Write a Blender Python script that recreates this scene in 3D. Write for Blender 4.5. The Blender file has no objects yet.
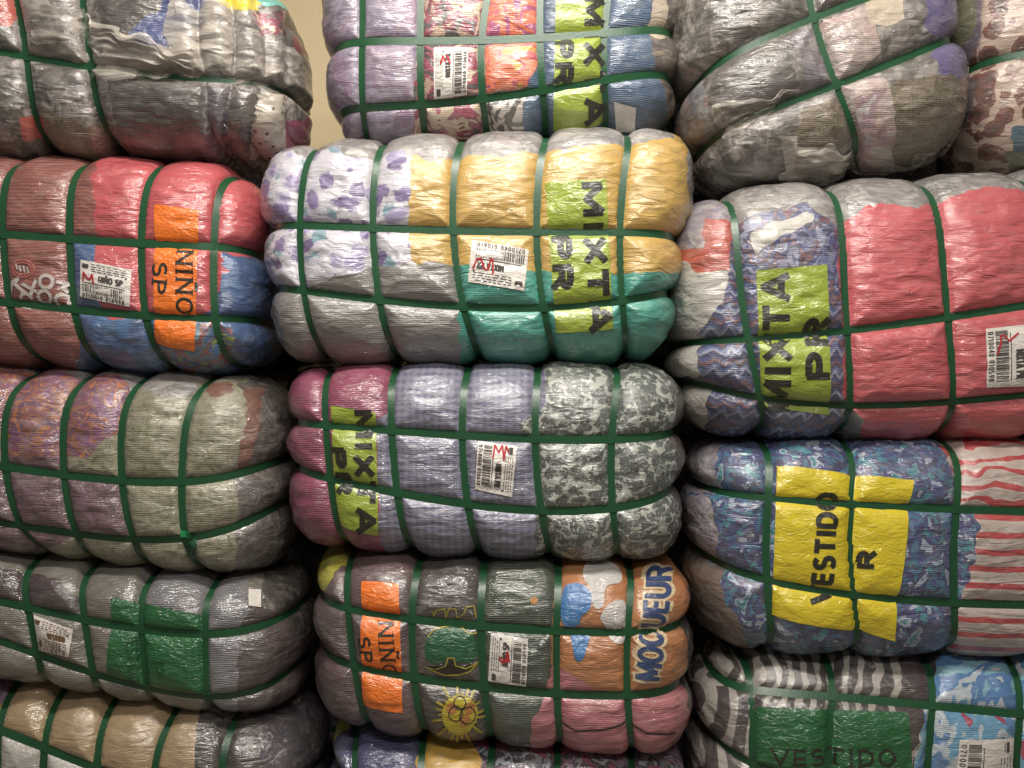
import bpy, math, random
import numpy as np

# ---------------------------------------------------------------- camera, light, exposure
S = bpy.context.scene
C = S.collection
FPX = 852.0
CAM = np.array([0.0, -1.8, 1.15])
cam_d = bpy.data.cameras.new('camera')
cam_d.sensor_width = 36.0
cam_d.lens = 36.0 * FPX / 1024.0
cam_d.clip_start = 0.02
cam = bpy.data.objects.new('camera', cam_d)
cam.location = CAM
cam.rotation_euler = (math.radians(90), 0, 0)
C.objects.link(cam)
S.camera = cam

w = bpy.data.worlds.new('world')
S.world = w
w.use_nodes = True
w.node_tree.nodes['Background'].inputs[0].default_value = (1.0, 0.93, 0.86, 1)
w.node_tree.nodes['Background'].inputs[1].default_value = 0.13

def area(name, loc, rot, sx, sy, power, col):
    l = bpy.data.lights.new(name, 'AREA')
    l.shape = 'RECTANGLE'; l.size = sx; l.size_y = sy; l.energy = power; l.color = col
    o = bpy.data.objects.new(name, l)
    o.location = loc; o.rotation_euler = rot
    C.objects.link(o)
    return o
area('ceiling_lamp_light', (0.0, -1.0, 2.8), (math.radians(25), 0, 0), 1.25, 0.16, 52, (1.0, 0.94, 0.86))
area('rear_lamp_light', (0.3, -2.4, 2.8), (math.radians(45), 0, 0), 1.25, 0.16, 34, (1.0, 0.95, 0.88))

S.view_settings.view_transform = 'Standard'
S.view_settings.look = 'None'
S.view_settings.gamma = 1.0
S.view_settings.use_curve_mapping = False
S.view_settings.exposure = 0.0

# ---------------------------------------------------------------- materials
def lin(h):
    if not isinstance(h, str): return h
    h = h.lstrip('#')
    v = [int(h[i:i+2], 16) / 255 for i in (0, 2, 4)]
    v = [c / 12.92 if c <= 0.04045 else ((c + 0.055) / 1.055) ** 2.4 for c in v]
    return (v[0], v[1], v[2], 1.0)

class NT:
    def __init__(s, name):
        s.m = bpy.data.materials.new(name); s.m.use_nodes = True
        s.t = s.m.node_tree; s.n = s.t.nodes; s.l = s.t.links
        s.b = s.n['Principled BSDF']
        s.co = s.n.new('ShaderNodeTexCoord').outputs['Object']
    def link(s, a, b): s.l.new(a, b)
    def inp(s, node, k, v):
        if hasattr(v, 'is_output') or isinstance(v, bpy.types.NodeSocket): s.l.new(v, node.inputs[k])
        else: node.inputs[k].default_value = v
    def mapping(s, sc=(1, 1, 1), rot=(0, 0, 0), loc=(0, 0, 0), co=None):
        n = s.n.new('ShaderNodeMapping')
        s.l.new(co or s.co, n.inputs[0])
        n.inputs['Scale'].default_value = sc; n.inputs['Rotation'].default_value = rot; n.inputs['Location'].default_value = loc
        return n.outputs[0]
    def noise(s, co, scale, detail=3, dist=0.0, rough=0.55, col=False):
        n = s.n.new('ShaderNodeTexNoise'); s.l.new(co, n.inputs['Vector'])
        n.inputs['Scale'].default_value = scale; n.inputs['Detail'].default_value = detail
        n.inputs['Distortion'].default_value = dist; n.inputs['Roughness'].default_value = rough
        return n.outputs['Color' if col else 'Fac']
    def vor(s, co, scale, feature='F1', rnd=1.0):
        n = s.n.new('ShaderNodeTexVoronoi'); s.l.new(co, n.inputs['Vector'])
        n.feature = feature
        n.inputs['Scale'].default_value = scale; n.inputs['Randomness'].default_value = rnd
        return n
    def wave(s, co, scale, dist=0.0, dscale=1.0, axis='X', prof='SIN'):
        n = s.n.new('ShaderNodeTexWave'); s.l.new(co, n.inputs['Vector'])
        n.bands_direction = axis; n.wave_profile = prof
        n.inputs['Scale'].default_value = scale; n.inputs['Distortion'].default_value = dist
        n.inputs['Detail'].default_value = 2; n.inputs['Detail Scale'].default_value = dscale
        return n.outputs['Fac']
    def ramp(s, f, stops, const=False):
        n = s.n.new('ShaderNodeValToRGB'); s.l.new(f, n.inputs[0])
        cr = n.color_ramp
        cr.interpolation = 'CONSTANT' if const else 'LINEAR'
        while len(cr.elements) < len(stops): cr.elements.new(1.0)
        for e, (p, c) in zip(cr.elements, stops):
            e.position = p; e.color = lin(c)
        return n.outputs[0]
    def mix(s, f, a, b, mode='MIX'):
        n = s.n.new('ShaderNodeMix'); n.data_type = 'RGBA'; n.blend_type = mode
        for k, v in ((0, f), (6, a), (7, b)):
            if isinstance(v, str): v = lin(v)
            if isinstance(v, bpy.types.NodeSocket): s.l.new(v, n.inputs[k])
            else: n.inputs[k].default_value = v
        return n.outputs[2]
    def math(s, op, a, b=0.0, c=0.0):
        n = s.n.new('ShaderNodeMath'); n.operation = op
        for k, v in enumerate((a, b, c)):
            if isinstance(v, bpy.types.NodeSocket): s.l.new(v, n.inputs[k])
            else: n.inputs[k].default_value = v
        return n.outputs[0]
    def sep(s, co):
        n = s.n.new('ShaderNodeSeparateXYZ'); s.l.new(co, n.inputs[0]); return n.outputs
    def bump(s, h, dist, strength=1.0, normal=None):
        n = s.n.new('ShaderNodeBump'); s.l.new(h, n.inputs['Height'])
        n.inputs['Distance'].default_value = dist; n.inputs['Strength'].default_value = strength
        if normal: s.l.new(normal, n.inputs['Normal'])
        return n.outputs[0]

G = lambda v: (v, v, v, 1)

def fabric(name, kind, cols, sc=1.0, rot=0.0, haze=0.20, coat=0.9, rib=0.3, mott=0.28, crease=1.0, dist=1.0, seed=0.0, veil=.16):
    """cloth seen through tight stretch film: woven colour, film haze and a glossy coat"""
    t = NT(name)
    co = t.mapping(loc=(seed, seed * 1.7, seed * .6))
    cr = t.mapping(rot=(0, rot, 0), co=co)
    warp = t.noise(co, 9, 2, 0, .5, True)
    wv = t.n.new('ShaderNodeVectorMath'); wv.operation = 'MULTIPLY_ADD'
    t.link(warp, wv.inputs[0]); wv.inputs[1].default_value = (.05 * dist,) * 3; t.link(cr, wv.inputs[2])
    cw = wv.outputs[0]
    if kind == 'solid':
        col = t.mix(t.ramp(t.noise(co, 7 * sc, 4, .6), [(.35, G(0)), (.7, G(1))]), cols[0], cols[-1])
    elif kind == 'patches':
        n = t.noise(cw, 10 * sc, 3, 1.2 * dist, .5)
        k = len(cols)
        col = t.ramp(n, [(0.0 if i == 0 else .30 + .42 * i / k, c) for i, c in enumerate(cols)], True)
        n2 = t.noise(cw, 16 * sc, 2, .8 * dist)
        col = t.mix(t.ramp(n2, [(.60, G(0)), (.63, G(1))]), col, cols[-1])
    elif kind == 'floral':
        v = t.vor(cw, 30 * sc)
        d = t.math('ADD', v.outputs['Distance'], t.math('MULTIPLY', t.noise(cw, 90 * sc, 3), .7))
        pc = t.ramp(t.sep(v.outputs['Color'])[0], [(0, cols[1]), (.28, cols[2]), (.45, cols[3]), (.68, cols[4]), (.86, cols[0])], True)
        m = t.ramp(d, [(.80, G(1)), (.92, G(0))])
        big = t.ramp(t.noise(co, 20 * sc, 2), [(.28, G(0)), (.36, G(1))])
        col = t.mix(t.math('MULTIPLY', m, big), cols[0], pc)
        col = t.mix(t.ramp(t.noise(cw, 55, 3), [(.50, G(0)), (.62, G(.35))]), col, cols[3])
    elif kind == 'roses':
        v = t.vor(cw, 55 * sc, 'DISTANCE_TO_EDGE')
        v2 = t.vor(cw, 55 * sc)
        pc = t.ramp(t.sep(v2.outputs['Color'])[1], [(0, cols[1]), (.4, cols[2]), (.75, cols[3])], True)
        sp = t.ramp(t.noise(cw, 120 * sc, 3, 1.0), [(.45, G(0)), (.6, G(1))])
        pc = t.mix(sp, pc, cols[2])
        pc = t.mix(t.ramp(t.noise(cw, 95 * sc, 2, 1.5), [(.56, G(0)), (.64, G(.7))]), pc, cols[0])
        d = t.math('MULTIPLY_ADD', t.noise(cw, 110 * sc, 3), .9, t.math('ADD', v2.outputs['Distance'], -.10))
        col = t.mix(t.ramp(d, [(.98, G(1)), (1.0, G(0))]), cols[0], pc)
    elif kind == 'plaid':
        wx = t.wave(cr, 22 * sc, .5, 2, 'X'); wz = t.wave(cr, 22 * sc, .5, 2, 'Z')
        col = t.mix(t.math('MULTIPLY', wx, .8), cols[0], cols[1])
        col = t.mix(t.math('MULTIPLY', t.ramp(wz, [(.3, G(0)), (.8, G(1))]), .55), col, cols[2])
    elif kind == 'stripes':
        wz = t.wave(cw, sc * 10, .6 * dist, 1.2, 'Z')
        k = len(cols)
        col = t.ramp(wz, [(0 if i == 0 else .08 + .86 * i / k, c) for i, c in enumerate(cols)], True)
    elif kind == 'chevron':
        s_ = t.sep(cw)
        tri = t.math('MULTIPLY', t.math('PINGPONG', s_[0], .016 / sc), 1.0)
        h = t.math('ADD', s_[2], tri)
        fr = t.math('FRACT', t.math('MULTIPLY', h, 22 * sc))
        k = len(cols)
        col = t.ramp(fr, [(i / k, c) for i, c in enumerate(cols)], True)
    elif kind == 'dots':
        v = t.vor(cr, 70 * sc, 'F1', .6)
        col = t.mix(t.ramp(v.outputs['Distance'], [(.22, G(1)), (.28, G(0))]), cols[0], cols[1])
    elif kind == 'leopard':
        v = t.vor(t.mapping(sc=(1.3, 1, .9), co=cw), 20 * sc, 'F1', .8)
        d = t.math('ADD', v.outputs['Distance'], t.math('MULTIPLY', t.noise(cw, 50, 2), .35))
        col = t.ramp(d, [(0, cols[1]), (.45, cols[2]), (.66, cols[0])], True)
        st = t.wave(cr, 1.9, .6, 2, 'X')
        col = t.mix(t.ramp(st, [(.93, G(0)), (.96, G(1))]), col, cols[3])
    elif kind == 'tweed':
        n = t.noise(t.mapping(sc=(1, 1, .6), co=cw), 120 * sc, 4, .6, .7)
        k = len(cols)
        col = t.ramp(n, [(.30 + .42 * i / k, c) for i, c in enumerate(cols)])
    elif kind == 'film':
        # bunched film over mixed cloth
        n = t.noise(cw, 6.5 * sc, 3, 2.0, .55)
        k = len(cols)
        col = t.ramp(n, [(0 if i == 0 else .30 + .42 * i / k, c) for i, c in enumerate(cols)])
        n2 = t.noise(t.mapping(sc=(1, 1, .16), rot=(0, .7, 0), co=t.mapping(co=cw)), 34, 4, 1.0, .6)
        col = t.mix(t.ramp(n2, [(.52, G(0)), (.64, G(.4))]), col, '#a9a197')
        n3 = t.noise(t.mapping(sc=(.16, 1, 1), rot=(0, .35, 0), co=t.mapping(co=cw)), 30, 4, 1.0, .6)
        col = t.mix(t.ramp(n3, [(.56, G(0)), (.66, G(.35))]), col, '#b3aca4')
        col = t.mix(t.ramp(t.noise(cw, 17, 3, 1.0), [(.50, G(0)), (.60, G(.6))]), col, cols[0])
    # mottling of the cloth
    if mott:
        mt = t.noise(t.mapping(sc=(1, 1, 1.6), co=co), 26, 5, .7, .65)
        col = t.mix(mott, col, t.mix(1.0, col, t.ramp(mt, [(.3, G(.45)), (.7, G(1.25))]), 'MULTIPLY'))
    ribf = t.wave(t.mapping(co=co), 78, 2.5, 1.5, 'Z')
    if rib:
        col = t.mix(rib * .45, col, t.mix(1.0, col, t.ramp(ribf, [(.1, G(.45)), (.9, G(1))]), 'MULTIPLY'))
    # whitish creases of the stretch film itself
    hz = t.noise(t.mapping(sc=(1, 1, 1.5), co=co), 14, 6, 2.0, .62)
    col = t.mix(t.math('MULTIPLY', t.ramp(hz, [(.48, G(0)), (.72, G(1))]), haze), col, '#b9b4ab')
    # the faint grey veil of the wrapped film over the dyed cloth
    col = t.mix(veil, col, '#8f8880')
    t.link(col, t.b.inputs['Base Color'])
    t.b.inputs['Roughness'].default_value = .62
    t.b.inputs['Specular IOR Level'].default_value = .3
    t.b.inputs['Coat Weight'].default_value = coat
    t.b.inputs['Coat Roughness'].default_value = .12
    t.b.inputs['Coat IOR'].default_value = 1.9
    c1 = t.noise(t.mapping(sc=(.7, 1, 2.2), co=co), 22, 3, 1.0, .5)
    b1 = t.bump(c1, .0055 * crease)
    b2 = t.bump(ribf, .0014 * rib, 1.0, b1)
    t.link(b2, t.b.inputs['Normal'])
    c2 = t.noise(t.mapping(sc=(1, 1, 1.7), co=co), 80, 4, 1.8, .55)
    b3 = t.bump(c2, .0019 * crease, 1.0, b1)
    t.link(b3, t.b.inputs['Coat Normal'])
    return t.m

def plain(name, col, rough=.5, coat=0.0, bump=0.0, spec=.4, mott=.2):
    t = NT(name)
    c = t.mix(t.math('MULTIPLY', t.noise(t.co, 30, 4), mott), col, '#1c1a18')
    t.link(c, t.b.inputs['Base Color'])
    t.b.inputs['Roughness'].default_value = rough
    t.b.inputs['Specular IOR Level'].default_value = spec
    t.b.inputs['Coat Weight'].default_value = coat
    t.b.inputs['Coat IOR'].default_value = 1.8
    t.b.inputs['Coat Roughness'].default_value = .14
    if bump:
        b = t.bump(t.noise(t.mapping(sc=(1, 1, 2)), 45, 4, 1.4), bump)
        t.link(b, t.b.inputs['Normal']); t.link(b, t.b.inputs['Coat Normal'])
    return t.m

M = {}
def strap_mat():
    t = NT('green_strap')
    c = t.mix(t.noise(t.co, 14, 3), '#1b4229', '#245234')
    t.link(c, t.b.inputs['Base Color'])
    t.b.inputs['Roughness'].default_value = .32
    t.b.inputs['Specular IOR Level'].default_value = .55
    b = t.bump(t.noise(t.co, 260, 2), .0006)
    t.link(b, t.b.inputs['Normal'])
    return t.m
M['strap'] = strap_mat()
M['seal'] = plain('bright_green_clip', '#2f9a5c', .3)
M['lime'] = plain('lime_paper', '#98a93a', .55, .9, .003)
M['orange_paper'] = plain('orange_paper', '#f57c26', .6, .7, .004)
M['yellow_paper'] = plain('yellow_paper', '#dcc628', .55, .8, .003)
M['green_paper'] = plain('green_paper', '#1d6233', .6, .7, .005)
M['white_paper'] = plain('white_label', '#dcd5cd', .55, .5, .003, mott=.08)
M['ink'] = plain('black_ink', '#25261c', .6, .5, .003)
M['faint_ink'] = plain('faint_green_ink', '#174c29', .6, .5, .003)
M['small_ink'] = plain('label_ink', '#4a4542', .7)
M['pen'] = plain('red_pen', '#b01f2a', .6)
M['pink_stamp'] = plain('pink_stamp', '#dba79c', .7)
M['brown_ink'] = plain('brown_ink', '#6d5238', .7)
M['print_white'] = plain('white_print', '#c9bfb8', .6, .5, .003)
M['print_pink'] = plain('pink_print', '#b56a62', .6, .5, .003)
M['print_navy'] = plain('navy_print', '#34466f', .6, .5, .003)
M['print_cream'] = plain('cream_print', '#d6c19c', .6, .5, .003)
M['print_blue'] = plain('blue_print', '#4a7db4', .55, .7, .004)
M['print_cloud'] = plain('white_cloud_print', '#cfcac6', .55, .8, .005)
M['print_yellow'] = plain('yellow_print', '#a89a3c', .6, .5, .003)
M['print_bright'] = plain('bright_yellow_print', '#c4b33a', .6, .6, .004)
M['print_green'] = plain('green_print', '#1f5a38', .6, .6, .004)
M['print_orange'] = plain('peach_print', '#b98046', .6, .5, .003)
M['print_dark'] = plain('dark_print', '#2c2420', .6, .5, .003)

def film_mat(nm, a0, a1, a2):
    t = NT(nm)
    tr = t.n.new('ShaderNodeBsdfTransparent')
    ms = t.n.new('ShaderNodeMixShader')
    out = t.n['Material Output']
    n = t.noise(t.mapping(sc=(.35, 1, 2.0), rot=(0, .25, 0)), 22, 3, 1.2, .5)
    f = t.ramp(n, [(.38, G(a0)), (.52, G(a1)), (.68, G(a2))])
    t.link(f, ms.inputs[0]); t.link(tr.outputs[0], ms.inputs[1]); t.link(t.b.outputs[0], ms.inputs[2])
    t.link(ms.outputs[0], out.inputs[0])
    t.b.inputs['Base Color'].default_value = lin('#b9b1a7')
    t.b.inputs['Roughness'].default_value = .16
    t.b.inputs['Specular IOR Level'].default_value = .8
    b = t.bump(n, .008)
    t.link(b, t.b.inputs['Normal'])
    return t.m
M['film'] = film_mat('loose_stretch_film', .16, .38, .72)
M['film_thick'] = film_mat('layered_stretch_film', .35, .62, .92)

F = fabric
M['mix_film'] = F('film_over_mixed_cloth', 'film', ['#24211f', '#5c5550', '#3b3533', '#928b86', '#6a6463'], 1, coat=1, mott=.3, crease=1.2, rib=.1)
M['grey_film'] = F('grey_bunched_film', 'film', ['#77716d', '#94908d', '#6e6b6c', '#a7a4a2'], 1.5, coat=1, mott=.2, crease=1.2, rib=0)
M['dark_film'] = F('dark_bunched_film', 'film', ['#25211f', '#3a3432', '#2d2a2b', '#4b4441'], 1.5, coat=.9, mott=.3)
M['lilac'] = F('lilac_knit', 'patches', ['#7d7288', '#8e8399', '#857690', '#96899a', '#8a6f8c'], .8, coat=.8)
M['patchy'] = F('magenta_cream_print', 'patches', ['#7c2440', '#c9b59c', '#8f2c4c', '#3e3338', '#8a2c46', '#b79a86'], 1.0)
M['orange_pink'] = F('orange_pink_print', 'patches', ['#a03a72', '#d8663e', '#e07f5e', '#d25a62', '#cf9a3a', '#e0714c'], 1.1)
M['dark_white'] = F('black_white_print', 'patches', ['#3a3532', '#c9c2ba', '#45403c', '#b9b0a8', '#3a3532'], .9)
M['denim'] = F('blue_denim_knit', 'solid', ['#33587c', '#46698a'], 1, rib=.9)
M['brown_end'] = F('brown_grey_cloth', 'patches', ['#54483f', '#6d6258', '#463d3a', '#8a7f6c'], .9)
M['purple'] = F('purple_cloth', 'solid', ['#4d4576', '#6a6090'], 1)
M['tweed'] = F('brown_tweed', 'tweed', ['#3b3226', '#6b5d48', '#7f7460', '#4a3f33'], 1, coat=.8)
M['pale_pink'] = F('pale_pink_cloth', 'patches', ['#a3938e', '#b5a39d', '#a98f8a', '#9d7f8a', '#b2aaa4'], .9)
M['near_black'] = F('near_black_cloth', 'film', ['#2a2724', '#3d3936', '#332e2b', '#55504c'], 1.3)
M['cream'] = F('cream_cloth', 'solid', ['#b9a892', '#c8bba8'], 1)
M['dark_red'] = F('dark_red_cloth', 'solid', ['#7a2429', '#6a2a2c'], 1)
M['blue_grey'] = F('blue_grey_cloth', 'film', ['#5f6b78', '#88898c', '#8b6f66', '#9aa2aa'], 1.5)
M['leopard'] = F('leopard_print', 'leopard', ['#b9a292', '#4e2a22', '#6d3b30', '#5a4d5c'], 1)
M['olive'] = F('olive_cloth', 'solid', ['#555a3c', '#6b6a4a'], 1)
M['rust'] = F('rust_striped_knit', 'stripes', ['#7b3b3a', '#93494a', '#84403f', '#9a5a4a'], 4.0, dist=.4)
M['red'] = F('red_knit', 'solid', ['#c03a48', '#cf5058'], 1, haze=.1, veil=.2)
M['coral'] = F('coral_red_jersey', 'solid', ['#c33f4d', '#cc4c58'], .7, haze=.12, rib=.2, mott=.2, veil=.22)
M['blue'] = F('blue_knit', 'patches', ['#2c4f80', '#345c8f', '#2e5488', '#3f6a9c', '#2d4f7e'], .7)
M['blue_print'] = F('blue_cartoonless_print', 'patches', ['#3a668f', '#5b7e93', '#8a4a48', '#31588a', '#8f9a3c', '#4c7aa8'], 1.5)
M['floral'] = F('white_floral', 'floral', ['#cbc8d0', '#7b6a9a', '#7295a2', '#9c92b8', '#5f4e82'], .85, haze=.1, rib=.1)
M['yellow'] = F('mustard_yellow_cloth', 'solid', ['#c09a42', '#cda654'], .7, haze=.12, rib=.15, mott=.2)
M['grey'] = F('grey_jersey', 'solid', ['#7c7a76', '#8a8884'], .7, haze=.1, rib=.3, mott=.2)
M['teal'] = F('teal_cloth', 'solid', ['#2f9484', '#3ba08f'], .7, haze=.1, rib=.15, mott=.2)
M['chevron'] = F('navy_zigzag_knit', 'chevron', ['#2f3560', '#8f93ac', '#43588c', '#2b2f54', '#6a4450', '#3e4878'], 1)
M['navy_mix'] = F('navy_streaked_knit', 'patches', ['#2f3560', '#6f7494', '#384880', '#2b2f54', '#704650', '#3e4878', '#8f93ac'], 2.0, dist=.8)
M['white'] = F('white_cloth', 'solid', ['#b5b0a8', '#c4bfb8'], 1, haze=.2, rib=.1)
M['orange_red'] = F('orange_red_cloth', 'solid', ['#b84a3a', '#a84438'], 1)
M['mixed_paint'] = F('pink_orange_brushed_print', 'patches', ['#6f4a60', '#86486a', '#9c5f4a', '#764a66', '#bf7444', '#85507a'], 1.6, dist=1.0, haze=.3)
M['mauve'] = F('dusty_mauve_print', 'patches', ['#5e444c', '#6e4c5a', '#574046', '#755262'], 1.8)
M['speckle'] = F('beige_speckled_knit', 'tweed', ['#55523f', '#7c7962', '#8d8a72', '#99947e'], .6, coat=.7)
M['char'] = F('charcoal_cloth', 'film', ['#3b3634', '#4d4746', '#453d3c', '#5c5654'], 1.0)
M['rusty'] = F('faded_rust_cloth', 'solid', ['#6b4136', '#7a4a3c'], 1)
M['magenta'] = F('raspberry_cloth', 'solid', ['#8b2f5a', '#9a3a5e'], .8, rib=.7)
M['plaid'] = F('blue_grey_plaid', 'plaid', ['#5c6080', '#83849c', '#9492a0'], .9, haze=.15, rib=.2)
M['roses'] = F('grey_rose_print', 'roses', ['#aeb1a8', '#323e3a', '#4b5554', '#28332f'], 1.0, haze=.12, rib=.0)
M['camo'] = F('blue_tie_dye', 'patches', ['#8f9fb4', '#262e58', '#31407a', '#2c6a8c', '#262e58', '#35407c', '#a3afc0', '#2f8290'], 2.2, dist=.45)
M['redwhite'] = F('red_white_stripes', 'stripes', ['#b9a9a0', '#c4b4ac', '#bfb0a8', '#b32f37'], .85, dist=.4, rib=.1)
M['redwhite_messy'] = F('red_white_crumpled_stripes', 'stripes', ['#b9a9a0', '#c4b4ac', '#b32f37'], .9, dist=2.6, rib=.1)
M['mauve_white'] = F('faded_mauve_cloth', 'film', ['#7d6670', '#a79ba0', '#7a7c90', '#b0aaa8'], 1.4)
M['dull_brown'] = F('dull_brown_cloth', 'solid', ['#66564e', '#74655c'], 1)
M['warm_grey'] = F('warm_grey_knit', 'solid', ['#6a675e', '#787369'], .8, rib=.5)
M['light_grey'] = F('light_grey_ribbed_knit', 'solid', ['#7b7a80', '#88868a'], .8, rib=.9)
M['maroon'] = F('dark_maroon_knit', 'solid', ['#33222a', '#402c33'], .8, rib=.9)
M['dark_maroon2'] = F('dark_plum_cloth', 'solid', ['#3a282c', '#453338'], .8, rib=.5)
M['plum'] = F('plum_brown_knit', 'solid', ['#4d373e', '#5c4249'], .8, rib=.6)
M['yellowgreen'] = F('yellow_green_cloth', 'solid', ['#9c9a1e', '#b0ac30'], .8)
M['dkgreen'] = F('dark_green_knit', 'solid', ['#2a3e2c', '#35493a'], 1, rib=.9, haze=.2)
M['tee'] = F('dark_charcoal_tee', 'solid', ['#34302f', '#403a38'], 1, haze=.2)
M['orange_cloth'] = F('tan_orange_jersey', 'solid', ['#b4703a', '#bd7b44'], .8, rib=.2, mott=.2, haze=.1)
M['pink'] = F('pink_ribbed_knit', 'stripes', ['#b0626c', '#c87a80', '#bf7078'], 1.3, dist=.3, rib=.3)
M['zebra'] = F('black_white_striped_cloth', 'stripes', ['#2f2a2c', '#3a3436', '#aaa39c'], 1.05, rot=1.15, dist=1.6, rib=.1)
M['zebra2'] = F('white_black_vertical_stripes', 'stripes', ['#3a3336', '#453c40', '#aaa39c'], .85, rot=1.42, dist=.5, rib=.1)
M['sky'] = F('sky_blue_flower_print', 'patches', ['#a22a4c', '#5f9cc0', '#b9c6cf', '#3f7ab4', '#7ab0c4', '#c9ccd0', '#4a7fb0'], .6, dist=.5, haze=.1)
M['beige'] = F('beige_jersey', 'solid', ['#a58b68', '#b2986f'], .7, rib=.15, mott=.2, haze=.1)
M['black_knit'] = F('black_knit', 'solid', ['#2b2422', '#362e2c'], 1, rib=.8)
M['black_leather'] = F('dark_plum_leatherette', 'solid', ['#2b2430', '#383040'], 1, coat=1, rib=0)
M['violet'] = F('violet_print', 'patches', ['#5b3c60', '#8a6f8a', '#6a4468', '#a08f9c'], 1.5)
M['navy'] = F('navy_mesh', 'solid', ['#2f3560', '#3c4478'], .8, rib=.6)
M['gold'] = F('golden_yellow_cloth', 'solid', ['#c8992f', '#d0a640'], .8, rib=.0, mott=.2)
M['teal2'] = F('petrol_blue_cloth', 'solid', ['#27546a', '#336478'], .8)
M['pinkband'] = F('deep_pink_cloth', 'solid', ['#8b2c50', '#9c3a5c'], .8)
M['multi'] = F('dark_multicolour_print', 'patches', ['#2a2838', '#8f6f86', '#2f3048', '#9aa0a8', '#33303c', '#8b3c5c'], 1.6)
M['dots'] = F('white_cloth_dark_dots', 'dots', ['#bdb3a4', '#3a2a2a'], .72, rib=0)
M['bright_yellow'] = F('bright_yellow_cloth', 'solid', ['#d8c424', '#e0cc34'], 1, rib=0)
M['turquoise'] = F('turquoise_cloth', 'solid', ['#5fb0a4', '#6abcae'], 1, rib=0)
M['royal'] = F('royal_blue_cloth', 'solid', ['#26386e', '#30447c'], 1)
M['grey_violet'] = F('grey_violet_cloth', 'film', ['#57505a', '#6c6570', '#4c4650', '#7c7680'], 1.2)

# ---------------------------------------------------------------- geometry helpers
def project(P):
    d = P[:, 1] - CAM[1]
    return np.stack([512 + FPX * (P[:, 0] - CAM[0]) / d, 384 - FPX * (P[:, 2] - CAM[2]) / d], 1)

def unproject(px, py, y):
    d = y - CAM[1]
    return np.array([(px - 512) * d / FPX, y, CAM[2] - (py - 384) * d / FPX])

def hashn(ix, iy, iz, seed):
    h = (ix * 374761393 + iy * 668265263 + iz * 2147483647 + seed * 1274126177) & 0xFFFFFFFF
    h = ((h ^ (h >> 13)) * 1274126177) & 0xFFFFFFFF
    h = (h ^ (h >> 16)) & 0xFFFF
    return h / 65535.0 * 2 - 1

def vnoise(P, sc, seed=0):
    Q = P * np.asarray(sc) + 100.0
    I = np.floor(Q).astype(np.int64); f = Q - I
    f = f * f * f * (f * (f * 6 - 15) + 10)
    r = 0
    for dx in (0, 1):
        for dy in (0, 1):
            for dz in (0, 1):
                wgt = (f[:, 0] if dx else 1 - f[:, 0]) * (f[:, 1] if dy else 1 - f[:, 1]) * (f[:, 2] if dz else 1 - f[:, 2])
                r = r + wgt * hashn(I[:, 0] + dx, I[:, 1] + dy, I[:, 2] + dz, seed)
    return r

def mesh_obj(name, V, Fc, mat, parent=None, label=None, normals=None, smooth=True, origin=None):
    me = bpy.data.meshes.new(name)
    V = np.asarray(V, dtype=np.float32)
    Fc = np.asarray(Fc, dtype=np.int32)
    if origin is not None: V = V - np.asarray(origin, dtype=np.float32)
    k = Fc.shape[1]
    me.vertices.add(len(V)); me.vertices.foreach_set('co', V.ravel())
    me.loops.add(Fc.size); me.loops.foreach_set('vertex_index', Fc.ravel())
    me.polygons.add(len(Fc))
    me.polygons.foreach_set('loop_start', np.arange(0, Fc.size, k, dtype=np.int32))
    me.update(calc_edges=True); me.validate()
    me.polygons.foreach_set('use_smooth', [smooth] * len(me.polygons))
    me.materials.append(mat)
    if normals is not None and len(me.vertices) == len(V):
        me.normals_split_custom_set_from_vertices(normals.astype(np.float32).tolist())
    o = bpy.data.objects.new(name, me)
    C.objects.link(o)
    if parent: o.parent = parent
    if label: o['label'] = label
    return o

def in_poly(X, Y, poly):
    r = np.zeros(len(X), bool)
    n = len(poly)
    for i in range(n):
        x0, y0 = poly[i]; x1, y1 = poly[(i + 1) % n]
        if y0 == y1: continue
        c = ((y0 > Y) != (y1 > Y)) & (X < (x1 - x0) * (Y - y0) / (y1 - y0) + x0)
        r ^= c
    return r

def box_lattice(nx, nz, ny):
    """surface lattice of a box; returns unit-cube points and quads facing out"""
    idx = -np.ones((nx + 1, ny + 1, nz + 1), dtype=np.int64)
    I, J, K = np.meshgrid(np.arange(nx + 1), np.arange(ny + 1), np.arange(nz + 1), indexing='ij')
    surf = (I == 0) | (I == nx) | (J == 0) | (J == ny) | (K == 0) | (K == nz)
    n = surf.sum(); idx[surf] = np.arange(n)
    P = np.stack([I[surf] / nx * 2 - 1, J[surf] / ny * 2 - 1, K[surf] / nz * 2 - 1], 1)
    fs = []
    def q(a, b, c, d): fs.append(np.stack([a.ravel(), b.ravel(), c.ravel(), d.ravel()], 1))
    A = idx[:, 0, :]; q(A[:-1, :-1], A[1:, :-1], A[1:, 1:], A[:-1, 1:])
    A = idx[:, ny, :]; q(A[:-1, :-1], A[:-1, 1:], A[1:, 1:], A[1:, :-1])
    A = idx[0, :, :]; q(A[:-1, :-1], A[:-1, 1:], A[1:, 1:], A[1:, :-1])
    A = idx[nx, :, :]; q(A[:-1, :-1], A[1:, :-1], A[1:, 1:], A[:-1, 1:])
    A = idx[:, :, 0]; q(A[:-1, :-1], A[:-1, 1:], A[1:, 1:], A[1:, :-1])
    A = idx[:, :, nz]; q(A[:-1, :-1], A[1:, :-1], A[1:, 1:], A[:-1, 1:])
    return P, np.concatenate(fs)

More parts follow.
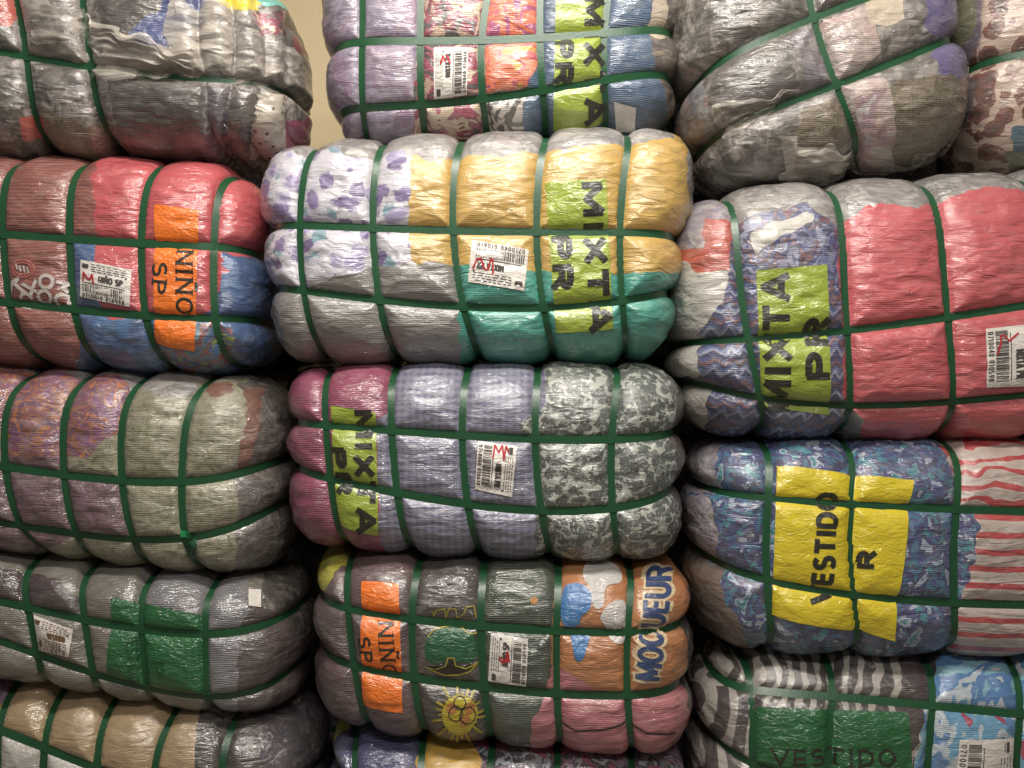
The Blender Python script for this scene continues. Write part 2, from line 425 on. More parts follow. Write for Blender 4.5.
class Bale:
    PA, PB, PC = 7.0, 3.6, 2.6
    def __init__(s, quad, front=0.0, depth=0.24, vs=(), hs=(), creases=(), groove=.0195, seed=1, wr=1.0, pa=7.0, pb=3.6, hend=.012):
        s.D = depth; s.yc = front + depth; s.PA = pa; s.PB = pb
        yq = front + depth * .45
        s.PB = pb = pb + .5
        TL, TR, BR, BL = [unproject(p[0], p[1] + dy, yq) for p, dy in zip(quad, (-4, -4, 5, 5))]
        s.TL, s.TR, s.BR, s.BL = [np.array([p[0], p[2]]) for p in (TL, TR, BR, BL)]
        s.hx = .5 * np.linalg.norm((s.TR + s.BR - s.TL - s.BL) / 2)
        s.hz = .5 * np.linalg.norm((s.TR + s.TL - s.BR - s.BL) / 2)
        ex = (s.TR + s.BR - s.TL - s.BL); s.ex = ex / np.linalg.norm(ex)
        ez = (s.TR + s.TL - s.BR - s.BL); s.ez = ez / np.linalg.norm(ez)
        s.groove = groove; s.seed = seed; s.wr = wr; s.hend = hend
        s.vc = []; s.hc = []; s.cc = []
        for line, store, kind in [(l, s.vc, 0) for l in vs] + [(l, s.cc, 0) for l in creases] + [(l, s.hc, 1) for l in hs]:
            L = np.array(line, float)
            # densify
            T = np.linspace(0, len(L) - 1, 4 * len(L))
            L = np.stack([np.interp(T, np.arange(len(L)), L[:, k]) for k in (0, 1)], 1)
            ab = s.inv(L, -groove * .8)
            err = np.linalg.norm(project(s.base(ab[:, 0], ab[:, 1], -groove * .8)) - L, axis=1)
            if (err < 1.5).sum() > 5: ab = ab[err < 1.5]
            if kind == 0:
                x, y = ab[:, 1], ab[:, 0]
            else:
                x, y = ab[:, 0], ab[:, 1]
            deg = 2 if kind == 0 else 3
            if len(line) < 3: deg = 1
            elif len(line) < 4: deg = 2
            store.append((np.polyfit(x, y, deg), x.min() - .04, x.max() + .04))
    def W(s, a, b):
        a = a[:, None]; b = b[:, None]
        return .25 * ((1 - a) * (1 + b) * s.TL + (1 + a) * (1 + b) * s.TR + (1 + a) * (1 - b) * s.BR + (1 - a) * (1 - b) * s.BL)
    def pos(s, a, b, c):
        q = s.W(a, b)
        return np.stack([q[:, 0], s.yc + c * s.D, q[:, 1]], 1)
    def normal(s, a, b, c):
        ga = s.PA * np.sign(a) * np.abs(a) ** (s.PA - 1) / s.hx
        gb = s.PB * np.sign(b) * np.abs(b) ** (s.PB - 1) / s.hz
        gc = s.PC * np.sign(c) * np.abs(c) ** (s.PC - 1) / s.D
        N = np.stack([ga * s.ex[0] + gb * s.ez[0], gc, ga * s.ex[1] + gb * s.ez[1]], 1)
        return N / (np.linalg.norm(N, axis=1, keepdims=True) + 1e-9)
    def cfront(s, a, b):
        return -np.maximum(1e-4, 1 - np.abs(a) ** s.PA - np.abs(b) ** s.PB) ** (1 / s.PC)
    def clampab(s, a, b):
        f = np.abs(a) ** s.PA + np.abs(b) ** s.PB
        k = np.where(f > .985, (.985 / np.maximum(f, 1e-6)) ** (1 / 4.5), 1.0)
        return np.clip(a * k, -.998, .998), np.clip(b * k, -.998, .998)
    def base(s, a, b, off):
        c = s.cfront(a, b)
        return s.pos(a, b, c) + s.normal(a, b, c) * off
    def inv(s, L, off=-.008):
        L = np.asarray(L, float)
        a = np.zeros(len(L)); b = np.zeros(len(L)); e = 1e-3
        for it in range(14):
            p0 = project(s.base(a, b, off))
            pa = (project(s.base(a + e, b, off)) - p0) / e
            pb = (project(s.base(a, b + e, off)) - p0) / e
            r = L - p0
            det = pa[:, 0] * pb[:, 1] - pa[:, 1] * pb[:, 0]
            det = np.where(np.abs(det) < 1e2, 1e2 * np.sign(det + 1e-9), det)
            da = (r[:, 0] * pb[:, 1] - r[:, 1] * pb[:, 0]) / det
            db = (pa[:, 0] * r[:, 1] - pa[:, 1] * r[:, 0]) / det
            a = a + np.clip(da, -.4, .4); b = b + np.clip(db, -.4, .4)
            a, b = s.clampab(a, b)
        return np.stack([a, b], 1)
    def vline(s, k, b):
        p, lo, hi = k; return np.clip(np.polyval(p, np.clip(b, lo, hi)), -.97, .97)
    def groovef(s, a, b, c):
        def g(d, h=.070):
            u = 1 - np.minimum(d / h, 1.0)
            return 1.0 - np.sqrt(np.maximum(0, 1 - u ** 2.3)) 
        gv = np.zeros(len(a))
        for k in s.vc:
            d = np.maximum(0, np.abs(a - s.vline(k, b)) * s.hx - .007)
            gv = np.maximum(gv, g(d) * s.groove)
        for k in s.cc:
            d = np.abs(a - s.vline(k, b)) * s.hx
            gv = np.maximum(gv, np.exp(-(d / .012)) * s.groove * .7)
        amp = s.groove + s.hend * np.abs(a) ** 9
        for k in s.hc:
            d = np.maximum(0, np.abs(b - s.vline(k, a)) * s.hz - .007)
            gv = np.maximum(gv, g(d, .066) * amp)
        return gv
    def wrinkle(s, P, N, gr):
        n = vnoise(P, (11, 11, 11), s.seed) * .0045 + vnoise(P, (24, 24, 52), s.seed + 3) * .0026 + vnoise(P, (60, 60, 120), s.seed + 7) * .0009
        k = np.clip(1 - gr / (s.groove * .95), 0, 1)
        return n * k * s.wr
    def surf(s, a, b, off):
        """front surface point incl. grooves and wrinkles"""
        a, b = s.clampab(a, b)
        c = s.cfront(a, b)
        P = s.pos(a, b, c); N = s.normal(a, b, c)
        gr = s.groovef(a, b, c)
        return P + N * (off - gr + s.wrinkle(P, N, gr))[:, None]

GROUP = 'plastic-wrapped clothing bales piled in the stack'

class Builder:
    def __init__(s, bale, label, base_y=None):
        s.b = bale
        q = np.array([bale.BL, bale.BR])
        s.o = np.array([q[:, 0].mean(), bale.yc, q[:, 1].min()])
        r = bpy.data.objects.new('clothing_bale', None)
        r.empty_display_size = .1
        r.location = s.o; C.objects.link(r)
        r['label'] = label; r['category'] = 'clothing bale'; r['group'] = GROUP
        s.root = r
    def body(s, zones, default, dens=1.0, name0='garment'):
        b = s.b
        nx = int(max(60, min(330, b.hx * 2 / .0035))) ; nz = int(b.hz * 2 / .0035); ny = 44
        P, Q = box_lattice(nx, nz, ny)
        # ease the lattice so corners are sampled evenly
        P = np.sign(P) * np.abs(P) ** .93 if False else P
        d = P / 1.0
        lo = np.full(len(d), .3); hi = np.full(len(d), 1.0)
        A = np.abs(d)
        for _ in range(26):
            t = (lo + hi) / 2
            f = (A[:, 0] * t) ** b.PA + (A[:, 1] * t) ** b.PC + (A[:, 2] * t) ** b.PB
            big = f > 1
            hi = np.where(big, t, hi); lo = np.where(big, lo, t)
        q = d * ((lo + hi) / 2)[:, None]
        a, c, bb = q[:, 0], q[:, 1], q[:, 2]
        X = b.pos(a, bb, c); N = b.normal(a, bb, c)
        gr = b.groovef(a, bb, c)
        V = X + N * (b.wrinkle(X, N, gr) - gr)[:, None]
        # zones, drawn on the front and carried round the sides
        VZ = X.copy(); back = c > 0; VZ[back, 1] = b.yc
        VZ = VZ - N * .008
        pz = project(VZ)
        wob = np.stack([vnoise(X, (45, 45, 45), 91), vnoise(X, (45, 45, 45), 17)], 1)
        wob2 = np.stack([vnoise(X, (150, 150, 150), 5), vnoise(X, (150, 150, 150), 6)], 1)
        pz = pz + wob * 3.0 + wob2 * 1.0
        fc = pz[Q].mean(1)
        zid = np.zeros(len(Q), int)
        for i, z in enumerate(zones):
            zid[in_poly(fc[:, 0], fc[:, 1], z[1])] = i + 1
        zid, comp = s.components(Q, zid, len(V))
        # smooth the borders between garments
        for _ in range(3):
            e0 = np.concatenate([Q[:, [k, (k + 1) % 4]] for k in range(4)])
            ez = np.concatenate([zid] * 4)
            es = np.sort(e0, 1)
            key = es[:, 0] * len(V) + es[:, 1]
            o = np.argsort(key, kind='stable'); ks = key[o]; zs = ez[o]
            same = ks[:-1] == ks[1:]
            bd = same & (zs[:-1] != zs[1:])
            ed = es[o][:-1][bd]
            if not len(ed): break
            acc = np.zeros_like(V); cnt = np.zeros(len(V))
            for i0, i1 in ((0, 1), (1, 0)):
                np.add.at(acc, ed[:, i0], V[ed[:, i1]]); np.add.at(cnt, ed[:, i0], 1)
            k = cnt == 2
            V[k] = V[k] * .4 + .6 * acc[k] / 2
        # vertex normals of the whole surface
        fn = np.cross(V[Q[:, 2]] - V[Q[:, 0]], V[Q[:, 3]] - V[Q[:, 1]])
        VN = np.zeros_like(V)
        for k in range(4): np.add.at(VN, Q[:, k], fn)
        VN /= np.linalg.norm(VN, axis=1, keepdims=True) + 1e-12
        table = [default] + [(z[0], z[2]) for z in zones]
        for i, (mat, lab) in enumerate(table):
          for cc in np.unique(comp[zid == i]):
            fsel = Q[(comp == cc)]
            if len(fsel) < 12: continue
            u, iv = np.unique(fsel, return_inverse=True)
            nm = 'plastic_wrap' if 'film' in mat and 'film' in lab else name0
            mesh_obj(nm, V[u], iv.reshape(-1, 4), M[mat], s.root, lab, VN[u], origin=s.o)
    def components(s, Q, zid, nv):
        e0 = np.concatenate([Q[:, [k, (k + 1) % 4]] for k in range(4)])
        fi = np.concatenate([np.arange(len(Q))] * 4)
        es = np.sort(e0, 1); key = es[:, 0] * nv + es[:, 1]
        o = np.argsort(key, kind='stable'); ks = key[o]
        m = ks[:-1] == ks[1:]
        A, B_ = fi[o][:-1][m], fi[o][1:][m]
        def run(z):
            same = z[A] == z[B_]; a, b = A[same], B_[same]
            lab = np.arange(len(Q))
            while True:
                mn = np.minimum(lab[a], lab[b]); old = lab.copy()
                np.minimum.at(lab, lab[a], mn); np.minimum.at(lab, lab[b], mn)
                np.minimum.at(lab, a, mn); np.minimum.at(lab, b, mn)
                while True:
                    l2 = lab[lab]
                    if (l2 == lab).all(): break
                    lab = l2
                if (lab == old).all(): return lab
        z = zid.copy()
        for _ in range(3):
            lab = run(z)
            cnt = np.bincount(lab, minlength=len(Q))[lab]
            small = cnt < 220
            if not small.any(): break
            # hand slivers to a neighbour of another garment
            for a, b in ((A, B_), (B_, A)):
                k = small[a] & (z[a] != z[b]) & (cnt[b] > cnt[a])
                tgt = np.full(len(Q), -1)
                tgt[lab[a[k]]] = z[b[k]]
                t2 = tgt[lab]
                ok = small & (t2 >= 0)
                z[ok] = t2[ok]; small = small & ~ok
        return z, run(z)
    def ribbon(s, P, N, w=.0105, th=.0007, closed=True):
        n = len(P)
        T = np.roll(P, -1, 0) - np.roll(P, 1, 0); T /= np.linalg.norm(T, axis=1, keepdims=True) + 1e-9
        Sd = np.cross(T, N); Sd /= np.linalg.norm(Sd, axis=1, keepdims=True) + 1e-9
        V = np.concatenate([P + Sd * w + N * th, P - Sd * w + N * th, P - Sd * w - N * th, P + Sd * w - N * th])
        i = np.arange(n); j = (i + 1) % n
        Fs = []
        for k in range(4):
            k2 = (k + 1) % 4
            Fs.append(np.stack([k * n + i, k * n + j, k2 * n + j, k2 * n + i], 1))
        mesh_obj('strap', V, np.concatenate(Fs), M['strap'], s.root, None, smooth=False, origin=s.o)
    def straps(s, width=.0100):
        b = s.b
        n = 420
        ang = np.linspace(0, 2 * math.pi, n, endpoint=False)
        def sm(v, k=3):
            for _ in range(k): v = (np.roll(v, 1, 0) + v * 2 + np.roll(v, -1, 0)) / 4
            return v
        for k in b.vc:
            d0 = np.cos(ang); d1 = np.sin(ang)
            t = np.ones(n); 
            a = np.zeros(n)
            for _ in range(30):
                a = b.vline(k, d1 * t)
                f = (np.abs(d0 * t)) ** b.PC + np.abs(d1 * t) ** b.PB + np.abs(a) ** b.PA
                t = t * (1 / f) ** (.25)
            c = -d0 * t; bb = d1 * t
            P = b.pos(a, bb, c); N = b.normal(a, bb, c)
            N = sm(N, 2); gr = sm(b.groovef(a, bb, c), 6)
            P = P + N * (.0022 - gr)[:, None]
            s.ribbon(sm(P, 2), N, width)
        for k in b.hc:
            d0 = np.cos(ang); d1 = np.sin(ang)
            t = np.ones(n)
            for _ in range(40):
                bb = b.vline(k, d1 * t)
                f = (np.abs(d0 * t)) ** b.PC + np.abs(d1 * t) ** b.PA + np.abs(bb) ** b.PB
                t = t * (1 / f) ** (.2)
            c = -d0 * t; a = d1 * t
            P = b.pos(a, bb, c); N = b.normal(a, bb, c); N = sm(N, 4)
            gr = sm(b.groovef(a, bb, c), 6)
            P = P + N * (.0042 - gr)[:, None]
            s.ribbon(sm(P, 3), N, width)
    # --- conforming pieces given by their outline on the bale's face
    def sheet(s, name, quad, mat, off=.0020, nu=50, nv=50, label=None, th=.0004, parent=None, rag=0.0, bulge=0.0):
        q = np.array(quad, float)
        u, v = np.meshgrid(np.linspace(0, 1, nu + 1), np.linspace(0, 1, nv + 1), indexing='ij')
        u = u.ravel()[:, None]; v = v.ravel()[:, None]
        p = (1 - u) * (1 - v) * q[0] + u * (1 - v) * q[1] + u * v * q[2] + (1 - u) * v * q[3]
        if rag:
            P3 = np.concatenate([p, p[:, :1] * 0], 1)
            edge = 1 - np.minimum(np.minimum(u, 1 - u), np.minimum(v, 1 - v))[:, 0] * 2
            wob = np.stack([vnoise(P3, (.07,) * 3, 3), vnoise(P3, (.07,) * 3, 4)], 1)
            p = p + wob * rag * np.clip(edge, 0, 1)[:, None]
        ab = s.b.inv(p)
        if bulge:
            P3 = np.concatenate([p, p[:, :1] * 0], 1)
            e = np.clip(np.minimum(np.minimum(u, 1 - u), np.minimum(v, 1 - v))[:, 0] * 5, 0, 1)
            UV = np.concatenate([u, v, v * 0], 1); offv = off + bulge * e * (.7 + .6 * vnoise(UV, (2.2, 7, 1), 8) + .3 * vnoise(UV, (4, 17, 1), 9))
        else: offv = off
        V = s.b.surf(ab[:, 0], ab[:, 1], offv)
        ix = np.arange((nu + 1) * (nv + 1)).reshape(nu + 1, nv + 1)
        Fq = np.stack([ix[:-1, :-1].ravel(), ix[:-1, 1:].ravel(), ix[1:, 1:].ravel(), ix[1:, :-1].ravel()], 1)
        return mesh_obj(name, V, Fq, M[mat] if isinstance(mat, str) else mat, parent or s.root, label, origin=s.o)
    def strokes(s, name, polys, wpx, mat, parent, off=.0030, label=None, seg=3.0, closed_fill=None):
        """polys: list of pixel polylines, or (polyline, width)"""
        PV = []; PF = []; base = 0
        for pl in polys:
            wd = wpx
            if isinstance(pl, tuple): pl, wd = pl
            pl = np.array(pl, float)
            for i in range(len(pl) - 1):
                p0, p1 = pl[i], pl[i + 1]
                L = np.linalg.norm(p1 - p0)
                if L < 1e-6: continue
                t = (p1 - p0) / L; nn = np.array([-t[1], t[0]]) * wd / 2
                ext = min(wd * .28, L)
                a0 = p0 - t * (ext if i > 0 else 0); a1 = p1 + t * (ext if i < len(pl) - 2 else 0)
                k = max(1, int(L / seg))
                tt = np.linspace(0, 1, k + 1)[:, None]
                mid = a0 + (a1 - a0) * tt
                PV.append(np.stack([mid + nn, mid, mid - nn], 1).reshape(-1, 2))
                r = np.arange(k)
                for h in (0, 1):
                    PF.append(np.stack([base + 3 * r + h, base + 3 * r + h + 1, base + 3 * (r + 1) + h + 1, base + 3 * (r + 1) + h], 1))
                base += 3 * (k + 1)
        if not PV: return
        p = np.concatenate(PV); Fq = np.concatenate(PF)
        ab = s.b.inv(p)
        V = s.b.surf(ab[:, 0], ab[:, 1], off)
        # face the viewer side: orient quads to -y
        fn = np.cross(V[Fq[:, 2]] - V[Fq[:, 0]], V[Fq[:, 3]] - V[Fq[:, 1]])
        flip = fn[:, 1] > 0
        Fq[flip] = Fq[flip][:, ::-1]
        return mesh_obj(name, V, Fq, M[mat], parent, label, origin=s.o)
    def blob(s, name, poly, mat, parent=None, off=.0024, label=None, rings=9, smoothn=2):
        """filled star-shaped outline"""
        P = np.array(poly, float)
        for _ in range(smoothn):
            P = np.stack([P * .75 + np.roll(P, -1, 0) * .25, P * .25 + np.roll(P, -1, 0) * .75], 1).reshape(-1, 2)
        # split long edges
        c = P.mean(0); n = len(P)
        allp = [c[None]]
        for r in range(1, rings + 1): allp.append(c + (P - c) * r / rings)
        p = np.concatenate(allp)
        ab = s.b.inv(p); V = s.b.surf(ab[:, 0], ab[:, 1], off)
        i = np.arange(n); j = (i + 1) % n
        Fq = [np.stack([0 * i, 1 + i, 1 + j, 0 * i], 1)]
        quads = []
        for r in range(rings - 1):
            o0 = 1 + r * n; o1 = o0 + n
            quads.append(np.stack([o0 + i, o1 + i, o1 + j, o0 + j], 1))
        quads = np.concatenate(quads)
        # centre fan as thin quads around a tiny ring: drop fan by collapsing first ring
        V[1:1 + n] = V[1:1 + n] * .02 + V[0] * .98
        fn = np.cross(V[quads[:, 2]] - V[quads[:, 0]], V[quads[:, 3]] - V[quads[:, 1]])
        if fn[:, 1].mean() > 0: quads = quads[:, ::-1]
        return mesh_obj(name, V, quads, M[mat], parent or s.root, label, origin=s.o)

# ---------------------------------------------------------------- letters
def arc(cx, cy, rx, ry, a0, a1, n=10):
    return [(cx + rx * math.cos(math.radians(a0 + (a1 - a0) * i / n)), cy + ry * math.sin(math.radians(a0 + (a1 - a0) * i / n))) for i in range(n + 1)]
GL = {
 'M': (.95, [[(.08, 0), (.08, 1)], [(.08, 1), (.475, .2), (.87, 1)], [(.87, 1), (.87, 0)]]),
 'I': (.30, [[(.15, 0), (.15, 1)]]),
 'X': (.80, [[(.05, 0), (.75, 1)], [(.05, 1), (.75, 0)]]),
 'T': (.78, [[(.0, .93), (.78, .93)], [(.39, 0), (.39, .93)]]),
 'A': (.85, [[(.04, 0), (.425, 1), (.81, 0)], [(.18, .32), (.67, .32)]]),
 'P': (.75, [[(.1, 0), (.1, 1)], [(.1, .93), (.4, .93)] + arc(.4, .70, .25, .23, 90, -90) + [(.1, .47)]]),
 'R': (.80, [[(.1, 0), (.1, 1)], [(.1, .93), (.42, .93)] + arc(.42, .71, .25, .22, 90, -90) + [(.1, .49)], [(.42, .49), (.74, 0)]]),
 'V': (.85, [[(.04, 1), (.425, 0), (.81, 1)]]),
 'E': (.70, [[(.1, 0), (.1, 1)], [(.1, .93), (.65, .93)], [(.1, .5), (.6, .5)], [(.1, .07), (.65, .07)]]),
 'S': (.72, [arc(.36, .73, .26, .22, 35, 270) + arc(.36, .27, .28, .24, 90, -145)]),
 'D': (.82, [[(.1, 0), (.1, 1)], [(.1, .93), (.35, .93)] + arc(.35, .5, .37, .43, 90, -90) + [(.1, .07)]]),
 'O': (.88, [arc(.44, .5, .36, .45, 0, 360, 20)]),
 'Q': (.88, [arc(.44, .5, .36, .45, 0, 360, 20), [(.5, .25), (.82, -.05)]]),
 'U': (.84, [[(.1, 1), (.1, .38)] + arc(.42, .36, .32, .30, 180, 360) + [(.74, 1)]]),
 'N': (.84, [[(.1, 0), (.1, 1)], [(.1, 1), (.74, 0)], [(.74, 0), (.74, 1)]]),
 '~': (.84, [[(.1, 0), (.1, 1)], [(.1, 1), (.74, 0)], [(.74, 0), (.74, 1)], [(.2, 1.18), (.36, 1.26), (.5, 1.18), (.66, 1.26)]]),
 'K': (.80, [[(.1, 0), (.1, 1)], [(.7, 1), (.12, .45)], [(.3, .6), (.74, 0)]]),
 '0': (.66, [arc(.33, .5, .22, .43, 0, 360, 14)]), '1': (.5, [[(.25, 0), (.25, 1)], [(.25, 1), (.1, .8)]]),
 '4': (.66, [[(.46, 0), (.46, 1), (.08, .32), (.6, .32)]]), '5': (.66, [[(.55, .95), (.15, .95), (.13, .55)] + arc(.32, .32, .24, .27, 110, -140)]),
 '6': (.66, [arc(.33, .3, .22, .26, 0, 360, 12), [(.12, .35), (.2, .75), (.45, .97)]]), '7': (.62, [[(.06, .95), (.56, .95), (.22, 0)]]),
 '8': (.66, [arc(.33, .72, .18, .2, 0, 360, 12), arc(.33, .27, .22, .24, 0, 360, 12)]), '9': (.66, [arc(.33, .68, .22, .26, 0, 360, 12), [(.54, .65), (.46, .25), (.2, .02)]]),
 ' ': (.45, []),
}
def text_polys(txt, p0, p1, up, bold, serif=False, gap=.16):
    p0 = np.array(p0, float); p1 = np.array(p1, float); up = np.array(up, float)
    tot = sum(GL[c][0] for c in txt) + gap * (len(txt) - 1)
    e = (p1 - p0) / tot
    x = 0; out = []
    for c in txt:
        wd, st = GL[c]
        for pl in st:
            out.append(([tuple(p0 + e * (x + q[0]) + up * q[1]) for q in pl], bold))
            if serif:
                for q, r in ((pl[0], pl[1]), (pl[-1], pl[-2])):
                    if c in 'OS~TE' and len(pl) > 6: continue
                    if abs(q[1] - r[1]) > .3 and (abs(q[1]) < .03 or abs(q[1] - 1) < .03):
                        out.append(([tuple(p0 + e * (x + q[0] - .14) + up * q[1]), tuple(p0 + e * (x + q[0] + .14) + up * q[1])], bold * .5))
        x += wd + gap
    return out

def sign(B, quad, mat, texts, label, bold=4.6, serif=False, ink='ink', off=.0022):
    p = B.sheet('paper_sign', quad, mat, off, 56, 80, label)
    pl = []
    for t in texts: pl += text_polys(*t, bold, serif)
    if pl: B.strokes('lettering', pl, bold, ink, p, off + .0010)
    return p

def barcode_label(B, quad, word, number, seed=1, pen=None, ink='small_ink', sub=None):
    """quad in the order of the label's own top-left, top-right, bottom-right, bottom-left"""
    q = np.array(quad, float)
    def m(u, v): return tuple((1 - u) * (1 - v) * q[0] + u * (1 - v) * q[1] + u * v * q[2] + (1 - u) * v * q[3])
    up = (q[0] - q[3]); ri = (q[1] - q[0])
    p = B.sheet('barcode_label', quad, 'white_paper', .0026, 30, 30, 'white paper label with barcode')
    rnd = random.Random(seed)
    pl = [([m(.04, .13), m(.18, .13)], 3.2), ([m(.05, .19), m(.17, .19)], 1.0)]
    for v in (.07, .13, .19, .25):
        x = .24
        while x < .9:
            l = rnd.uniform(.04, .12); pl.append(([m(x, v), m(min(.93, x + l), v)], .7)); x += l + .03
    pl += [(t[0], .55 if False else .8) for t in text_polys('COMPRA' if False else '0', m(.9, .3), m(.93, .3), up * .05, .5)]
    pl += text_polys(word, m(.40, .50), m(.86, .50), up * .15, 1.7)
    B.strokes('lettering', pl, 1.2, ink, p, .0034, seg=4)
    pl2 = text_polys(number, m(.06, .97), m(.90, .97), up * .10, .8)
    B.strokes('lettering', pl2, .8, ink, p, .0034, seg=4)
    bc = []
    x = .06
    while x < .9:
        wd = rnd.choice([.008, .013, .022]); bc.append(([m(x + wd / 2, .62), m(x + wd / 2, .84)], wd * np.linalg.norm(ri)))
        x += wd + rnd.choice([.009, .014, .022])
    bc.append(([m(.1, .58), m(.9, .58)], .8))
    B.strokes('barcode', bc, 1, ink, p, .0034, seg=5)
    if pen:
        B.strokes('pen_mark', [pen], 1.7, 'pen', p, .0040, seg=3, label='red pen scrawl')
    return p

R_ = 1400; L_ = -140
def make(label, bale, zones, default, strapw=.0087):
    B = Builder(bale, label)
    B.body(zones, default)
    B.straps(strapw)
    return B

# ---- room: back wall and floor the stack stands against
FLOOR = 0.0
YW = 1.20
def room():
    t = NT('beige_plaster')
    n = t.noise(t.co, 3, 4)
    c = t.mix(n, '#e2cda2', '#ead6b0')
    t.link(c, t.b.inputs['Base Color']); t.b.inputs['Roughness'].default_value = .8
    t.link(t.bump(t.noise(t.co, 90, 4), .002), t.b.inputs['Normal'])
    t2 = NT('grey_concrete_floor')
    c = t2.mix(t2.noise(t2.co, 5, 5), '#6f675c', '#857c70')
    t2.link(c, t2.b.inputs['Base Color']); t2.b.inputs['Roughness'].default_value = .6
    def box(name, x0, x1, y0, y1, z0, z1, m):
        V = [(x, y, z) for x in (x0, x1) for y in (y0, y1) for z in (z0, z1)]
        Fq = [(0, 1, 3, 2), (4, 6, 7, 5), (0, 4, 5, 1), (2, 3, 7, 6), (0, 2, 6, 4), (1, 5, 7, 3)]
        o = mesh_obj(name, V, Fq, m, smooth=False); o['kind'] = 'structure'
    box('wall_back', -3, 3, YW, YW + .1, -.1, 3.0, t.m)
    box('floor', -3, 3, -3.5, YW, -.1, FLOOR, t2.m)
room()

# ---------------- top left: loosely wrapped mixed bale
b = Bale([(-150, -110), (296, -18), (300, 152), (-140, 156)], front=.02, depth=.23, seed=11, wr=1.0, groove=.034, pb=3.4, pa=6,
  vs=[[(17, 0), (22, 40), (29, 85), (45, 143)], [(82, -5), (86, 40), (92, 85), (108, 130), (125, 158)]],
  hs=[[(-100, 38), (0, 50), (90, 69), (190, 76), (305, 91)]],
  creases=[[(232, 0), (234, 70), (226, 150)], [(258, 10), (262, 85), (250, 150)], [(288, 20), (290, 90), (285, 145)], [(202, 55), (207, 80), (208, 110)]])
B = make('loosely wrapped grey mixed bale in crumpled film on the red and blue bale', b, [
  ('tee', [(100, -20), (150, -30), (160, 14), (128, 32), (132, 46), (100, 42)], 'dark grey cloth'),
  ('tee', [(110, 76), (205, 84), (203, 158), (118, 158)], 'dark grey bundled cloth'),
  ('tweed', [(40, 105), (108, 132), (118, 170), (35, 170)], 'brown flecked cloth'),
  ('orange_red', [(20, 117), (40, 120), (44, 146), (22, 140)], 'orange red cloth'),
  ('orange_red', [(45, 119), (56, 124), (56, 141), (48, 140)], 'orange red cloth'),
  ('royal', [(128, 32), (160, 14), (175, -30), (205, -30), (205, 22), (170, 50), (140, 46)], 'royal blue cloth'),
  ('grey_violet', [(205, 85), (236, 88), (230, 155), (205, 158)], 'grey violet cloth'),
  ('char', [(233, 90), (258, 94), (252, 160), (226, 160)], 'charcoal cloth'),
  ('dots', [(258, 92), (291, 95), (288, 124), (284, 160), (250, 160), (257, 130)], 'white cloth with dark dots'),
  ('dark_red', [(291, 96), (304, 98), (300, 124), (288, 122)], 'dark red cloth'),
  ('magenta', [(288, 126), (330, 105), (330, 170), (286, 165)], 'raspberry cloth'),
  ('bright_yellow', [(216, -60), (258, -60), (260, 8), (246, 14), (218, 3)], 'bright yellow cloth'),
  ('turquoise', [(259, -60), (300, -60), (284, 12), (262, 6)], 'turquoise cloth'),
  ('patchy', [(252, 12), (285, 14), (290, 34), (262, 36)], 'patterned red and cream cloth'),
  ('near_black', [(285, 8), (306, 10), (308, 38), (293, 40)], 'near black cloth'),
  ('dark_red', [(294, 38), (330, 36), (330, 56), (300, 56)], 'dark red cloth'),
  ('orange_red', [(L_, -10), (12, -10), (10, 28), (L_, 30)], 'orange and red cloth'),
 ], ('mix_film', 'mixed grey brown cloth under film'))
B.sheet('plastic_wrap', [(20, 0), (84, 5), (80, 58), (26, 54)], 'film', .004, 60, 60, 'loose crumpled clear film', rag=8, bulge=.014)
B.sheet('plastic_wrap', [(84, 18), (205, 62), (192, 79), (92, 72)], 'film_thick', .010, 90, 50, 'band of loose film draped across the strap', rag=9, bulge=.02)
B.sheet('plastic_wrap', [(168, -2), (236, 8), (232, 74), (165, 66)], 'film_thick', .006, 60, 60, 'loose crumpled clear film', rag=8, bulge=.006)
B.sheet('plastic_wrap', [(236, 30), (302, 44), (304, 90), (236, 86)], 'film', .004, 60, 60, 'loose crumpled clear film', rag=8, bulge=.005)

# ---------------- top middle
b = Bale([(314, -92), (692, -104), (686, 128), (320, 144)], front=.10, depth=.22, seed=21, pb=4.0,
  vs=[[(363, -10), (361, 45), (363, 112), (368, 145)], [(421, -10), (420, 42), (421, 105), (427, 145)], [(488, -10), (482, 38), (481, 98), (488, 135)],
      [(540, -10), (540, 36), (542, 90), (546, 130)], [(608, -10), (605, 34), (603, 80), (606, 125)]],
  hs=[[(332, 46), (362, 45), (480, 38), (605, 34), (676, 33)], [(338, 114), (421, 104), (481, 99), (541, 90), (604, 82), (676, 70)]])
B = make('lilac, print and denim bale with lime sign and red scrawled label, topmost in the middle', b, [
  ('patchy', [(420, -120), (488, -120), (486, 170), (414, 170)], 'magenta and cream print cloth'),
  ('orange_pink', [(486, -120), (542, -120), (540, 60), (528, 88), (486, 97)], 'orange and pink print cloth'),
  ('dark_white', [(483, 96), (528, 86), (516, 170), (483, 170)], 'black and white print cloth'),
  ('denim', [(540, -120), (655, -120), (650, 35), (664, 85), (668, 180), (514, 180), (528, 88), (540, 60)], 'blue denim coloured cloth'),
  ('brown_end', [(649, -120), (720, -120), (720, 180), (668, 180), (662, 90), (652, 50)], 'brown grey cloth'),
  ('cream', [(650, -20), (668, -20), (666, 38), (652, 36)], 'cream cloth'),
 ], ('lilac', 'lilac mottled knit'))
sign(B, [(557, -60), (607, -60), (606, 124), (553, 130)], 'lime',
     [('MIXTA', (584, -2), (585, 123), (20, -1)), ('PR', (555, 39), (555, 85), (17, 0))], 'lime green paper sign', 6.2)
